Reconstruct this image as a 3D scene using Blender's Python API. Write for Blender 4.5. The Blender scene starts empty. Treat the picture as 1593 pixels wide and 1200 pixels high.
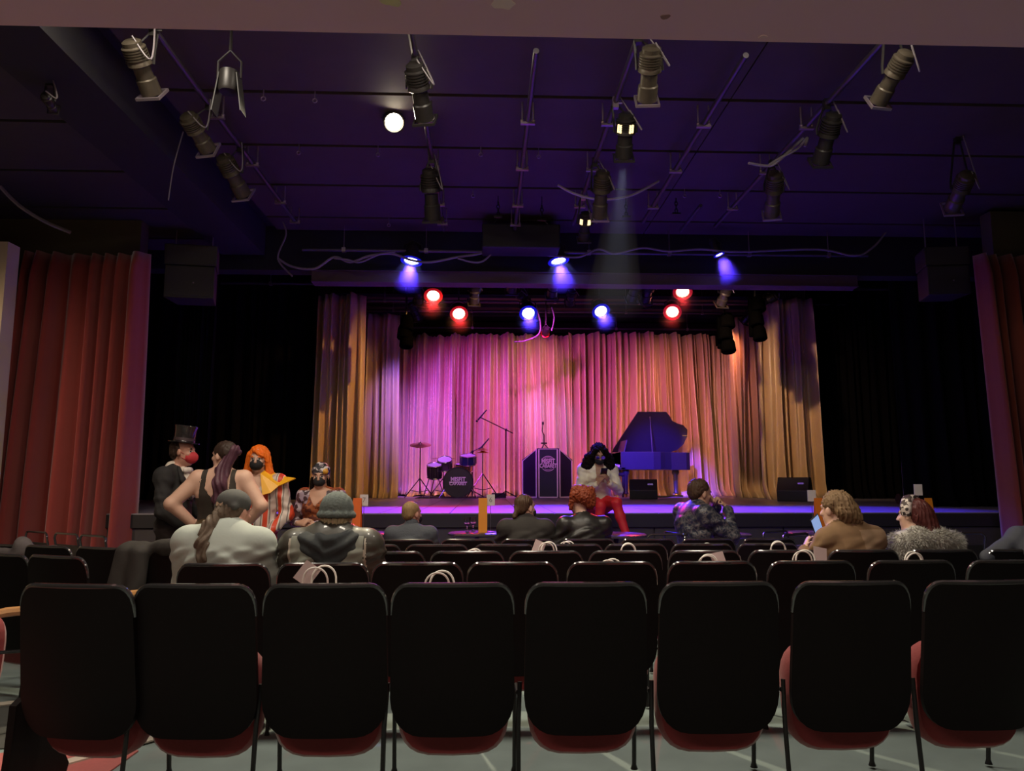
import bpy, bmesh, math, random
import numpy as np
from mathutils import Vector, Matrix, Euler

random.seed(7)
scene = bpy.context.scene
COL = scene.collection

# ------------------------------------------------------------------ camera
CAM_H, YAW, PITCH, FPX = 1.25, math.radians(2.07), math.radians(7.19), 1150.0
cam_data = bpy.data.cameras.new('camera')
cam_data.sensor_width = 36.0
cam_data.lens = 36.0 * FPX / 1593.0
cam_data.clip_start = 0.05
cam_data.clip_end = 200
cam = bpy.data.objects.new('camera', cam_data)
COL.objects.link(cam)
cam.location = (0, 0, CAM_H)
cam.rotation_euler = (math.pi / 2 + PITCH, 0, -YAW)
scene.camera = cam

# ------------------------------------------------------------------ world, exposure
world = bpy.data.worlds.new('world')
scene.world = world
world.use_nodes = True
world.node_tree.nodes['Background'].inputs[0].default_value = (0.010, 0.008, 0.011, 1)
world.node_tree.nodes['Background'].inputs[1].default_value = 0.0
scene.view_settings.view_transform = 'Standard'
scene.view_settings.look = 'None'
scene.view_settings.exposure = 0.0
scene.view_settings.gamma = 1.0
scene.view_settings.use_curve_mapping = False
scene.cycles.use_denoising = True
scene.cycles.max_bounces = 5
scene.cycles.sample_clamp_indirect = 4.0


def lamp(name, kind, loc, target, energy, color, size=0.1, spot=40, blend=0.4):
    d = bpy.data.lights.new(name, kind)
    d.energy = energy
    d.color = color
    if kind == 'SPOT':
        d.spot_size = math.radians(spot)
        d.spot_blend = blend
        d.shadow_soft_size = size
    elif kind == 'AREA':
        d.shape = 'RECTANGLE'
        d.size, d.size_y = size if isinstance(size, tuple) else (size, size)
    else:
        d.shadow_soft_size = size
    o = bpy.data.objects.new(name, d)
    COL.objects.link(o)
    o.location = loc
    if target is not None:
        o.rotation_euler = (Vector(target) - Vector(loc)).to_track_quat('-Z', 'Y').to_euler()
    return o


# house lights under the balcony around the photographer, then unseen fill lamps
lamp('unseen_house_light', 'AREA', (-1.6, 0.2, 2.86), (-1.5, 1.2, 0.0), 44, (1.0, 0.88, 0.70), (2.6, 0.4))
lamp('unseen_house_light', 'AREA', (1.8, 0.2, 2.86), (1.8, 1.2, 0.0), 26, (1.0, 0.88, 0.70), (2.6, 0.4))
for x, e in ((-2.2, 72), (0.0, 62), (2.2, 44)):   # unseen lamps added beyond the balcony edge to light the floor
    lamp('unseen_house_light', 'AREA', (x, 4.1, 4.62), (x, 4.2, 0.0), e, (1.0, 0.90, 0.74), (0.5, 0.5))
lamp('unseen_fill_spot', 'SPOT', (-6.0, 4.4, 3.9), (-4.8, 8.6, 0.6), 300, (1.0, 0.74, 0.5), 0.15, 64, 1.0)  # unseen spot added from the left to shade the curtain folds
lamp('unseen_fill_spot', 'SPOT', (-1.6, 2.7, 4.1), (-2.4, 6.4, 1.0), 130, (1.0, 0.80, 0.6), 0.15, 46, 0.8)  # unseen fill on the standing group
lamp('unseen_fill_spot', 'SPOT', (1.2, 2.75, 4.2), (1.0, 6.1, 0.5), 100, (1.0, 0.82, 0.64), 0.15, 54, 1.0)  # unseen spot added to brighten the men in the far row


# ------------------------------------------------------------------ pixel helpers (photo frame 1593x1200)
_f = Vector((math.sin(YAW) * math.cos(PITCH), math.cos(YAW) * math.cos(PITCH), math.sin(PITCH)))
_r = Vector((math.cos(YAW), -math.sin(YAW), 0))
_u = _r.cross(_f)


def at(px, py, Y):
    d = _f + _r * ((px - 796.5) / FPX) - _u * ((py - 600.0) / FPX)
    return Vector((0, 0, CAM_H)) + d * (Y / d.y)


def atz(px, py, z):
    d = _f + _r * ((px - 796.5) / FPX) - _u * ((py - 600.0) / FPX)
    return Vector((0, 0, CAM_H)) + d * ((z - CAM_H) / d.z)


def zf(Y):
    """height of the gently raked auditorium floor"""
    return -0.03 * (Y - 2.95)


# ------------------------------------------------------------------ materials
MATS = {}


def mat(name, color, rough=0.6, metal=0.0, spec=0.5, var=0.12, scale=12.0, bump=0.0, stretch=None,
        emit=None, estr=0.0, coat=0.0, sheen=0.0, alpha=1.0, trans=0.0):
    if name in MATS:
        return MATS[name]
    m = bpy.data.materials.new(name)
    m.use_nodes = True
    nt = m.node_tree
    b = nt.nodes['Principled BSDF']
    b.inputs['Roughness'].default_value = rough
    b.inputs['Metallic'].default_value = metal
    b.inputs['Specular IOR Level'].default_value = spec
    b.inputs['Coat Weight'].default_value = coat
    b.inputs['Sheen Weight'].default_value = sheen
    b.inputs['Transmission Weight'].default_value = trans
    b.inputs['Alpha'].default_value = alpha
    if emit:
        b.inputs['Emission Color'].default_value = (*emit, 1)
        b.inputs['Emission Strength'].default_value = estr
    tc = nt.nodes.new('ShaderNodeTexCoord')
    mp = nt.nodes.new('ShaderNodeMapping')
    if stretch:
        mp.inputs['Scale'].default_value = stretch
    nz = nt.nodes.new('ShaderNodeTexNoise')
    nz.inputs['Scale'].default_value = scale
    nz.inputs['Detail'].default_value = 4
    mx = nt.nodes.new('ShaderNodeMix')
    mx.data_type = 'RGBA'
    mx.inputs[6].default_value = (*[c * (1 - var) for c in color], 1)
    mx.inputs[7].default_value = (*[min(1, c * (1 + var)) for c in color], 1)
    nt.links.new(tc.outputs['Object'], mp.inputs['Vector'])
    nt.links.new(mp.outputs[0], nz.inputs['Vector'])
    nt.links.new(nz.outputs['Fac'], mx.inputs[0])
    nt.links.new(mx.outputs[2], b.inputs['Base Color'])
    if bump:
        bp = nt.nodes.new('ShaderNodeBump')
        bp.inputs['Strength'].default_value = bump
        bp.inputs['Distance'].default_value = 0.01
        nt.links.new(nz.outputs['Fac'], bp.inputs['Height'])
        nt.links.new(bp.outputs[0], b.inputs['Normal'])
    MATS[name] = m
    return m


def pattern_mat(name, cols, scale=30, rough=0.6, kind='voronoi', sharp=0.05):
    """a printed cloth: patches of the given colours"""
    if name in MATS:
        return MATS[name]
    m = bpy.data.materials.new(name)
    m.use_nodes = True
    nt = m.node_tree
    b = nt.nodes['Principled BSDF']
    b.inputs['Roughness'].default_value = rough
    tc = nt.nodes.new('ShaderNodeTexCoord')
    if kind == 'voronoi':
        t = nt.nodes.new('ShaderNodeTexVoronoi')
        t.inputs['Scale'].default_value = scale
        sep = nt.nodes.new('ShaderNodeSeparateColor')
        nt.links.new(t.outputs['Color'], sep.inputs[0])
        fac = sep.outputs[0]
    elif kind == 'noise':
        t = nt.nodes.new('ShaderNodeTexNoise')
        t.inputs['Scale'].default_value = scale
        t.inputs['Detail'].default_value = 3
        fac = t.outputs['Fac']
    else:
        t = nt.nodes.new('ShaderNodeTexWave')
        t.inputs['Scale'].default_value = scale
        t.bands_direction = kind
        fac = t.outputs['Fac']
    nt.links.new(tc.outputs['Object'], t.inputs['Vector'])
    rp = nt.nodes.new('ShaderNodeValToRGB')
    rp.color_ramp.interpolation = 'CONSTANT'
    els = rp.color_ramp.elements
    lo, hi = (0.36, 0.66) if kind == 'noise' else (0.0, 1.0)
    els[0].position = 0
    els[0].color = (*cols[0], 1)
    els[1].position = lo + (hi - lo) / len(cols)
    els[1].color = (*cols[1], 1)
    for i in range(2, len(cols)):
        e = els.new(lo + (hi - lo) * i / len(cols))
        e.color = (*cols[i], 1)
    nt.links.new(fac, rp.inputs[0])
    nt.links.new(rp.outputs[0], b.inputs['Base Color'])
    MATS[name] = m
    return m


# ------------------------------------------------------------------ mesh builder
class MB:
    def __init__(self):
        self.v, self.f, self.m = [], [], []
        self.mi = 0

    def _add(self, vs, fs):
        o = len(self.v)
        self.v += [tuple(x) for x in vs]
        self.f += [tuple(i + o for i in f) for f in fs]
        self.m += [self.mi] * len(fs)
        return self

    def box(self, c, s, rot=None, taper=1.0):
        c = Vector(c)
        hx, hy, hz = s[0] / 2, s[1] / 2, s[2] / 2
        vs = []
        for z in (-1, 1):
            t = taper if z > 0 else 1.0
            for x, y in ((-1, -1), (1, -1), (1, 1), (-1, 1)):
                p = Vector((x * hx * t, y * hy * t, z * hz))
                if rot is not None:
                    p = rot @ p
                vs.append(c + p)
        return self._add(vs, [(3, 2, 1, 0), (4, 5, 6, 7), (0, 1, 5, 4), (1, 2, 6, 5), (2, 3, 7, 6), (3, 0, 4, 7)])

    def bbox(self, lo, hi):
        return self.box([(a + b) / 2 for a, b in zip(lo, hi)], [abs(b - a) for a, b in zip(lo, hi)])

    def cyl(self, a, b, r0, r1=None, n=12, cap=True):
        a, b = Vector(a), Vector(b)
        r1 = r0 if r1 is None else r1
        d = (b - a).normalized()
        x = d.orthogonal().normalized()
        y = d.cross(x)
        vs = []
        for p, r in ((a, r0), (b, r1)):
            for i in range(n):
                t = 2 * math.pi * i / n
                vs.append(p + x * math.cos(t) * r + y * math.sin(t) * r)
        fs = [(i, (i + 1) % n, n + (i + 1) % n, n + i) for i in range(n)]
        if cap:
            fs += [tuple(range(n - 1, -1, -1)), tuple(range(n, 2 * n))]
        return self._add(vs, fs)

    def tube(self, pts, r, n=8, cap=True, closed=False):
        pts = [Vector(p) for p in pts]
        k = len(pts)
        rs = r if isinstance(r, (list, tuple)) else [r] * k
        vs = []
        ref = None
        for i, p in enumerate(pts):
            if closed:
                d = pts[(i + 1) % k] - pts[i - 1]
            else:
                d = pts[min(i + 1, k - 1)] - pts[max(i - 1, 0)]
            d = d.normalized() if d.length > 1e-9 else Vector((0, 0, 1))
            if ref is None:
                ref = d.orthogonal().normalized()
            ref = (ref - d * ref.dot(d))
            ref = ref.normalized() if ref.length > 1e-6 else d.orthogonal().normalized()
            y = d.cross(ref)
            for j in range(n):
                t = 2 * math.pi * j / n
                vs.append(p + ref * math.cos(t) * rs[i] + y * math.sin(t) * rs[i])
        fs = []
        for i in range(k if closed else k - 1):
            for j in range(n):
                a, b = i * n, ((i + 1) % k) * n
                fs.append((a + j, a + (j + 1) % n, b + (j + 1) % n, b + j))
        if cap and not closed:
            fs += [tuple(range(n - 1, -1, -1)), tuple(range((k - 1) * n, k * n))]
        return self._add(vs, fs)

    def lathe(self, prof, n=20, c=(0, 0, 0), rot=None):
        c = Vector(c)
        vs = []
        for r, z in prof:
            for i in range(n):
                t = 2 * math.pi * i / n
                p = Vector((r * math.cos(t), r * math.sin(t), z))
                if rot is not None:
                    p = rot @ p
                vs.append(c + p)
        k = len(prof)
        fs = []
        for i in range(k - 1):
            for j in range(n):
                fs.append((i * n + j, i * n + (j + 1) % n, (i + 1) * n + (j + 1) % n, (i + 1) * n + j))
        fs += [tuple(range(n - 1, -1, -1)), tuple(range((k - 1) * n, k * n))]
        return self._add(vs, fs)

    def ball(self, c, r, n=14, rot=None):
        r = (r, r, r) if isinstance(r, (int, float)) else r
        c = Vector(c)
        m = n // 2 + 1
        vs, fs = [], []
        for i in range(m):
            a = math.pi * (i + 0.001) / (m - 1 + 0.002)
            for j in range(n):
                t = 2 * math.pi * j / n
                p = Vector((r[0] * math.sin(a) * math.cos(t), r[1] * math.sin(a) * math.sin(t), r[2] * math.cos(a)))
                if rot is not None:
                    p = rot @ p
                vs.append(c + p)
        for i in range(m - 1):
            for j in range(n):
                fs.append((i * n + j, (i + 1) * n + j, (i + 1) * n + (j + 1) % n, i * n + (j + 1) % n))
        return self._add(vs, fs)

    def prism(self, poly, d, frame=None):
        """extrude a 2D polygon by d along the third axis of frame (Matrix 4x4); local x,y = polygon plane"""
        n = len(poly)
        vs = [Vector((x, y, 0)) for x, y in poly] + [Vector((x, y, d)) for x, y in poly]
        if frame is not None:
            vs = [frame @ v for v in vs]
        fs = [tuple(range(n - 1, -1, -1)), tuple(range(n, 2 * n))]
        fs += [(i, (i + 1) % n, n + (i + 1) % n, n + i) for i in range(n)]
        return self._add(vs, fs)

    def grid(self, fn, nu, nv):
        vs = [fn(i / nu, j / nv) for j in range(nv + 1) for i in range(nu + 1)]
        fs = [(j * (nu + 1) + i, j * (nu + 1) + i + 1, (j + 1) * (nu + 1) + i + 1, (j + 1) * (nu + 1) + i)
              for j in range(nv) for i in range(nu)]
        return self._add(vs, fs)

    def mesh(self, name, mats, smooth=False):
        me = bpy.data.meshes.new(name)
        me.from_pydata(self.v, [], self.f)
        mats = mats if isinstance(mats, (list, tuple)) else [mats]
        for m in mats:
            me.materials.append(m)
        if len(mats) > 1:
            me.polygons.foreach_set('material_index', self.m)
        if smooth:
            me.polygons.foreach_set('use_smooth', [True] * len(me.polygons))
            try:
                me.set_sharp_from_angle(angle=math.radians(40))
            except Exception:
                pass
        me.update()
        return me

    def build(self, name, mats, parent=None, smooth=False, bevel=0.0, loc=None):
        o = bpy.data.objects.new(name, self.mesh(name, mats, smooth))
        COL.objects.link(o)
        if parent is not None:
            o.parent = parent
        if loc is not None:
            o.location = loc
        if bevel:
            b = o.modifiers.new('bevel', 'BEVEL')
            b.width = bevel
            b.segments = 2
            b.limit_method = 'ANGLE'
        return o


def tag(o, label=None, cat=None, group=None, kind=None):
    if label:
        o['label'] = label
    if cat:
        o['category'] = cat
    if group:
        o['group'] = group
    if kind:
        o['kind'] = kind
    return o


def thing(name, loc, rz=0.0, label=None, cat=None, group=None):
    o = bpy.data.objects.new(name, None)
    COL.objects.link(o)
    o.empty_display_size = 0.1
    o.location = loc
    o.rotation_euler = (0, 0, rz)
    return tag(o, label, cat, group)


def copy_tree(o, parent=None):
    c = o.copy()
    COL.objects.link(c)
    c.parent = parent
    for ch in o.children:
        copy_tree(ch, c)
    return c


ORD = ['first', 'second', 'third', 'fourth', 'fifth', 'sixth', 'seventh', 'eighth', 'ninth', 'tenth']

# common materials
M_BLACK = mat('black_paint', (0.012, 0.011, 0.012), 0.6)
M_BLACKMETAL = mat('black_metal', (0.015, 0.014, 0.015), 0.38, 0.3, var=0.2)
M_PLASTIC = mat('black_shell_plastic', (0.006, 0.0038, 0.004), 0.5, spec=0.12, var=0.25, scale=40, bump=0.02)
M_RIM = mat('glossy_black_rim', (0.03, 0.028, 0.03), 0.16, spec=1.0, coat=1.0)
M_REDSEAT = mat('red_seat_cloth', (0.20, 0.018, 0.02), 0.85, sheen=0.3, scale=80, bump=0.1)
M_CHROME = mat('chrome', (0.6, 0.6, 0.62), 0.2, 1.0)
M_STEEL = mat('dull_steel', (0.22, 0.21, 0.22), 0.4, 0.8)
M_WHITE = mat('white_plastic', (0.75, 0.73, 0.68), 0.5)
# ================================================================== the setting
STAGE_Z, STAGE_Y = 0.86, 8.6
M_FLOOR = mat('grey_blue_floor_paint', (0.20, 0.25, 0.24), 0.55, var=0.35, scale=3.0, bump=0.03)
M_CARPET = mat('rose_aisle_carpet', (0.42, 0.12, 0.11), 0.95, var=0.1, scale=60, bump=0.1)
M_STRIPE = mat('pale_aisle_strip', (0.62, 0.56, 0.46), 0.6)
M_CEIL = mat('black_ceiling_board', (0.066, 0.046, 0.036), 0.7, var=0.2, scale=4.0)
M_SOFFIT = mat('mauve_soffit_plaster', (0.66, 0.38, 0.44), 0.8, var=0.06, scale=1.5)
M_OLIVE = mat('olive_wall_paint', (0.075, 0.062, 0.03), 0.85, var=0.2, scale=3)
M_BEIGE = mat('beige_wall_paint', (0.50, 0.40, 0.28), 0.85, var=0.06, scale=2)
M_DARKWALL = mat('black_wall_paint', (0.010, 0.0095, 0.010), 0.9)
M_STAGETOP = mat('black_stage_boards', (0.27, 0.25, 0.28), 0.36, var=0.3, scale=3, stretch=(1, 6, 1), bump=0.02)
M_STAGEFRONT = mat('dark_stage_fascia', (0.050, 0.042, 0.040), 0.7, var=0.15)

# raked floor of the auditorium
b = MB()
b.grid(lambda u, v: (-7 + 15 * u, -4 + 12.6 * v, zf(-4 + 12.6 * v)), 2, 12)
b.v += [(x, y, zf(y) - 0.3) for x, y, z in list(b.v)]
fl = b.build('floor', M_FLOOR)
tag(fl, kind='structure')
# carpet and pale edge strips of the left aisle: parts of the floor


def floor_patch(name, poly, m, dz, th):
    bb = MB()
    n = len(poly)
    lo = [(x, y, zf(y) + dz - th) for x, y in poly]
    hi = [(x, y, zf(y) + dz) for x, y in poly]
    bb._add(lo + hi, [tuple(range(n - 1, -1, -1)), tuple(range(n, 2 * n))] +
            [(i, (i + 1) % n, n + (i + 1) % n, n + i) for i in range(n)])
    return bb.build(name, m, fl)


pA, pB = atz(0, 1090, 0), atz(55, 1076, 0)
d = (pB - pA).normalized()
floor_patch('aisle_carpet', [(-3.4, 2.2), (-1.62, 2.95), (-1.62, 3.72), (-2.2, 3.72), (-3.4, 3.3)], M_CARPET, 0.008, 0.006)
floor_patch('edge_strip', [(-3.6, 4.10), (-2.62, 4.60), (-2.64, 4.68), (-3.62, 4.18)], M_STRIPE, 0.012, 0.008)
floor_patch('edge_strip', [(-1.86, 3.50), (-1.55, 3.93), (-1.60, 3.97), (-1.91, 3.54)], M_STRIPE, 0.016, 0.008)
floor_patch('aisle_step', [(-3.6, 3.45), (-2.2, 3.80), (-2.2, 4.55), (-2.62, 4.60), (-3.6, 4.10)],
            mat('dark_step_rubber', (0.055, 0.055, 0.05), 0.8), 0.006, 0.004)

# ceiling over the house: black boards with recessed joints
b = MB()
b.bbox((-7, 1.8, 4.72), (8, 10.0, 4.85))
ceil = b.build('ceiling', M_BLACK)
tag(ceil, kind='structure')
JOINTS = [2.0, 3.1, 4.15, 5.2, 6.24, 7.30, 8.34, 9.42, 9.95]
for j in range(len(JOINTS) - 1):
    for x0, x1 in ((-2.88, 2.2), (2.2, 8.0)):
        b = MB()
        b.bbox((x0 + 0.006, JOINTS[j] + 0.025, 4.65), (x1 - 0.006, JOINTS[j + 1] - 0.025, 4.72))
        b.build('ceiling_panel', M_CEIL, ceil)
# lower ceiling over the left aisle with its bulkhead edge
M_CEIL2 = mat('brown_black_ceiling_board', (0.040, 0.033, 0.028), 0.75, var=0.2, scale=4.0)
for j in range(len(JOINTS) - 1):
    b = MB()
    b.bbox((-7.0, JOINTS[j] + 0.025, 4.34), (-3.62, JOINTS[j + 1] - 0.025, 4.72))
    b.build('ceiling_panel', M_CEIL2, ceil)
b = MB()
b.bbox((-3.6, 1.9, 4.28), (-3.02, 9.9, 4.72))
tag(b.build('trim_1', mat('black_bulkhead', (0.016, 0.014, 0.015), 0.8)), kind='structure')

# pale soffit of the balcony above the photographer
b = MB()
b.bbox((-7, -4, 2.9), (8, 2.59, 3.3))
sof = b.build('ceiling_soffit', M_SOFFIT)
tag(sof, kind='structure')
for px, py, s, m in ((783, 5, 0.05, (0.75, 0.55, 0.5)), (610, 2, 0.04, (0.6, 0.5, 0.25)), (1187, 57, 0.016, (0.7, 0.45, 0.45)), (1035, 26, 0.02, (0.28, 0.14, 0.12))):
    p = atz(px, py, 2.9)
    pts = []
    for k in range(11):
        t = 2 * math.pi * k / 11
        rr = s * (0.7 + 0.5 * random.random())
        pts.append((p.x + rr * math.cos(t), p.y + 0.7 * rr * math.sin(t)))
    b = MB()
    b.prism([(x, y) for x, y in pts], 0.004, Matrix.Translation((0, 0, 2.8975)))
    b.build('plaster_patch', mat('patch_%d' % px, m, 0.8), sof)

# dark header wall over the stage opening and the mauve beam across it
b = MB()
b.bbox((-7, 10.0, 4.10), (8, 10.25, 5.2))
tag(b.build('wall_header', M_DARKWALL), kind='structure')
b = MB()
b.bbox((-2.4, 10.0, 3.95), (5.25, 10.22, 4.095))
b.bbox((-2.4, 9.97, 3.935), (5.25, 10.22, 3.95))
b.bbox((-2.4, 9.97, 4.088), (5.25, 10.0, 4.10))
tag(b.build('trim_2', mat('mauve_beam_paint', (0.085, 0.045, 0.06), 0.7)), kind='structure')

# stage
b = MB()
b.bbox((-5.6, STAGE_Y + 0.02, -0.3), (8, 18.6, STAGE_Z - 0.03))
stage = b.build('floor_stage', M_STAGEFRONT)
tag(stage, kind='structure')
nb = 34
w = (8 + 5.6) / nb
for k in range(nb):   # boards running up-stage
    b = MB()
    b.bbox((-5.6 + k * w + 0.004, STAGE_Y - 0.03, STAGE_Z - 0.03), (-5.6 + (k + 1) * w - 0.004, 18.6, STAGE_Z))
    b.build('stage_board', M_STAGETOP, stage)
b = MB()
b.bbox((-5.6, STAGE_Y - 0.035, STAGE_Z - 0.16), (8, STAGE_Y + 0.02, STAGE_Z - 0.012))
b.build('stage_lip', mat('black_stage_lip', (0.018, 0.016, 0.017), 0.5), stage)
for k in range(9):
    b = MB()
    b.bbox((-5.6 + k * 1.51 + 0.01, STAGE_Y - 0.005, -0.2), (-5.6 + (k + 1) * 1.51 - 0.01, STAGE_Y + 0.03, STAGE_Z - 0.17))
    b.build('fascia_panel', M_STAGEFRONT, stage)

# walls
b = MB(); b.bbox((-7.0, 18.7, -0.3), (9.0, 18.9, 6.3))
tag(b.build('wall_back', M_DARKWALL), kind='structure')
b = MB(); b.bbox((-7.0, 10.3, 5.6), (9.0, 18.7, 5.8))
tag(b.build('ceiling_stage', M_DARKWALL), kind='structure')
b = MB(); b.bbox((-7.2, -4.0, -0.4), (-7.0, 18.9, 6.3))
tag(b.build('wall_left', M_BEIGE), kind='structure')
b = MB(); b.bbox((8.0, -4.0, -0.4), (8.2, 10.0, 6.3))
tag(b.build('wall_right', M_OLIVE), kind='structure')
b = MB(); b.bbox((9.0, 10.0, -0.4), (9.2, 18.9, 6.3))
tag(b.build('wall_right_stage', M_DARKWALL), kind='structure')
b = MB(); b.bbox((-7.2, -4.2, -0.4), (8.2, -4.0, 3.4))
tag(b.build('wall_rear', M_BEIGE), kind='structure')
# flank walls beside the stage front (behind the red curtains)
pl = at(4, 375, 8.3)
b = MB(); b.bbox((-7.0, 8.75, -0.3), (-4.15, 8.95, 4.6))
tag(b.build('wall_left_flank', M_OLIVE), kind='structure')
b = MB(); b.bbox((6.35, 8.75, -0.3), (8.0, 8.95, 4.6))
tag(b.build('wall_right_flank', M_OLIVE), kind='structure')
# pale pilaster at the far left
x1 = at(13, 600, 7.9).x
b = MB(); b.bbox((-7.0, 7.7, -0.3), (x1, 7.9, at(5, 376, 7.7).z))
b.bbox((-7.0, 7.66, at(5, 640, 7.7).z), (x1 - 0.06, 7.7, at(5, 632, 7.7).z))
tag(b.build('wall_left_pilaster', M_BEIGE), kind='structure')


# ------------------------------------------------------------------ drapes
def drape(name, X0, X1, Y, zb, zt, folds, amp, m, seed, parent=None, label=None, cat='curtain', group=None, flare=0.10,
          spread=0.0, scallop=0.0, nz=26, fine=0.25, puddle=0.0, soft=False, mid=0.6):
    rnd = random.Random(seed)
    W = X1 - X0
    k = max(2, int(folds))
    cuts = [0.0]
    for i in range(k):
        cuts.append(cuts[-1] + 0.6 + 0.8 * rnd.random())
    cuts = [c / cuts[-1] for c in cuts]
    amps = [0.6 + 0.6 * rnd.random() for _ in range(k)]
    ex = [rnd.uniform(0.7, 2.6) for _ in range(k)]
    sk = [rnd.uniform(-1, 1) for _ in range(k + 1)]
    ph = [rnd.uniform(0, 6.28) for _ in range(4)]
    per = 9
    us = []
    for i in range(k):
        for j in range(per):
            us.append((i, j / per))
    us.append((k - 1, 1.0))
    vs = []
    for r in range(nz + 1):
        t = r / nz           # 0 bottom, 1 top
        for i, q in us:
            sway = 0.35 * (1 - t) * W / k
            c0 = cuts[i] * W + (sk[i] * sway if 0 < i < k else 0)
            c1 = cuts[i + 1] * W + (sk[i + 1] * sway if 0 < i + 1 < k else 0)
            x = c0 + (c1 - c0) * q
            u = x / W
            x += (u - 0.5) * spread * (1 - t)
            a = amp * amps[i] * (1.0 + 0.5 * (1 - t)) * (0.55 + 0.45 * min(1, (1 - t) * 12 + 0.3))
            y = -a * (0.5 - 0.5 * math.cos(2 * math.pi * q)) if soft else (-a * math.sin(math.pi * q) ** ex[i] if 0 < q < 1 else 0.0)
            y += fine * amp * math.sin(38 * u * W + ph[0] + 2.0 * t + 1.2 * math.sin(3 * t + ph[1])) * (0.4 + 0.6 * (1 - t))
            y += 0.5 * amp * math.sin(2.1 * u * W + ph[2] + 1.6 * t)
            y += mid * amp * math.sin(17 * u * W + ph[3] + 1.3 * math.sin(2.2 * u * W + ph[0]) + 1.1 * math.sin(2.5 * t + ph[2]))
            y -= flare * max(0, 1 - t * 14) ** 2 * (1 + 0.5 * math.sin(11 * u * W + ph[3]))
            z = zb + (zt - zb) * t
            if scallop:
                s = (u * W / 0.62) % 1.0
                z -= scallop * math.sin(math.pi * s) * t ** 10
            if puddle:
                z += puddle * max(0, 1 - t * 30) * (0.5 + 0.5 * math.sin(17 * u * W + ph[1]))
            vs.append((X0 + x, Y + y, z))
    n = len(us)
    fs = [(r * n + i, r * n + i + 1, (r + 1) * n + i + 1, (r + 1) * n + i) for r in range(nz) for i in range(n - 1)]
    b = MB()
    b._add(vs, fs)
    o = b.build(name, m, parent, smooth=False)
    o.data.polygons.foreach_set('use_smooth', [True] * len(o.data.polygons))
    so = o.modifiers.new('thickness', 'SOLIDIFY')
    so.thickness = 0.006
    if label:
        tag(o, label, cat, group)
    return o


M_GOLD = mat('gold_satin_drape', (0.66, 0.47, 0.23), 0.36, spec=0.8, sheen=0.3, var=0.18, scale=6, stretch=(6, 1, 0.6), bump=0.5)
M_REDV = mat('red_velour_curtain', (0.26, 0.030, 0.022), 0.9, sheen=0.6, var=0.1, scale=8)
M_RUST = mat('rust_red_velour_curtain', (0.20, 0.034, 0.012), 0.9, sheen=0.5, var=0.1, scale=8)
M_BLKV = mat('black_masking_cloth', (0.0035, 0.0033, 0.0035), 0.95, spec=0.1, var=0.1, scale=8)


def drape_px(name, px0, px1, pytop, Y, folds, amp, seed, label, m=M_GOLD, zb=STAGE_Z, group=None, **kw):
    a, c = at(px0, 640, Y), at(px1, 640, Y)
    kw.setdefault('fine', 0.38)
    return drape(name, a.x, c.x, Y, zb + 0.005, at((px0 + px1) / 2, pytop, Y).z, folds, amp, m, seed, label=label, group=group, **kw)


G = 'gold drapes at the back of the stage'
drape_px('gold_drape', 488, 566, 461, 13.9, 7, 0.2, 1, 'gold satin side drape at the far left of the stage, tallest on the left', group=G, flare=0.15, spread=0.1)
drape_px('gold_drape', 564, 619, 491, 15.4, 5, 0.14, 2, 'narrow orange-gold drape just right of the tall left side drape', group=G, flare=0.18, spread=0.1)
drape_px('gold_drape', 618, 706, 522, 17.1, 10, 0.20, 3, 'gold back drape lit violet behind the crash cymbal', group=G, scallop=0.05, flare=0.3, spread=0.15, puddle=0.04)
drape_px('gold_drape', 704, 888, 520, 17.2, 22, 0.20, 4, 'wide gold back drape lit magenta behind the drum kit and microphone stand', group=G, scallop=0.05, flare=0.2, spread=0.1)
drape_px('gold_drape', 886, 1118, 518, 17.2, 28, 0.20, 5, 'wide gold back drape lit pink behind the grand piano', group=G, scallop=0.05, flare=0.2, spread=0.1)
drape_px('gold_drape', 1116, 1150, 540, 17.1, 6, 0.08, 6, 'narrow low-topped gold drape to the right of the piano', group=G, flare=0.2)
drape_px('gold_drape', 1137, 1192, 496, 15.4, 7, 0.12, 7, 'gold side drape between the back drapes and the tall right drape', group=G, flare=0.2)
drape_px('gold_drape', 1186, 1268, 467, 14.1, 8, 0.15, 8, 'pale gold side drape at the far right behind the floor monitor, tallest on the right', group=G, flare=0.2, spread=0.16)

# black masking at both sides of the stage
a, c = at(150, 640, 13.2).x, at(497, 640, 14.6).x
drape('masking_drape', a, c, 14.3, STAGE_Z, 5.4, 16, 0.06, M_BLKV, 21, label='black masking cloth on the left side of the stage', cat='curtain', group='black masking cloths')
a = at(1262, 640, 14.6).x
drape('masking_drape', a, 8.9, 14.6, STAGE_Z, 5.4, 14, 0.06, M_BLKV, 22, label='black masking cloth on the right side of the stage', cat='curtain', group='black masking cloths')
# black legs close to the audience, hiding the wings
drape('masking_drape', -4.35, at(330, 640, 10.4).x, 10.4, STAGE_Z, 4.6, 9, 0.05, M_BLKV, 23, label='black wing curtain beside the red curtain on the left', cat='curtain', group='black masking cloths')
drape('masking_drape', at(1395, 640, 10.4).x, 8.0, 10.4, STAGE_Z, 4.6, 9, 0.05, M_BLKV, 24, label='black wing curtain beside the rust red curtain on the right', cat='curtain', group='black masking cloths')

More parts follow.
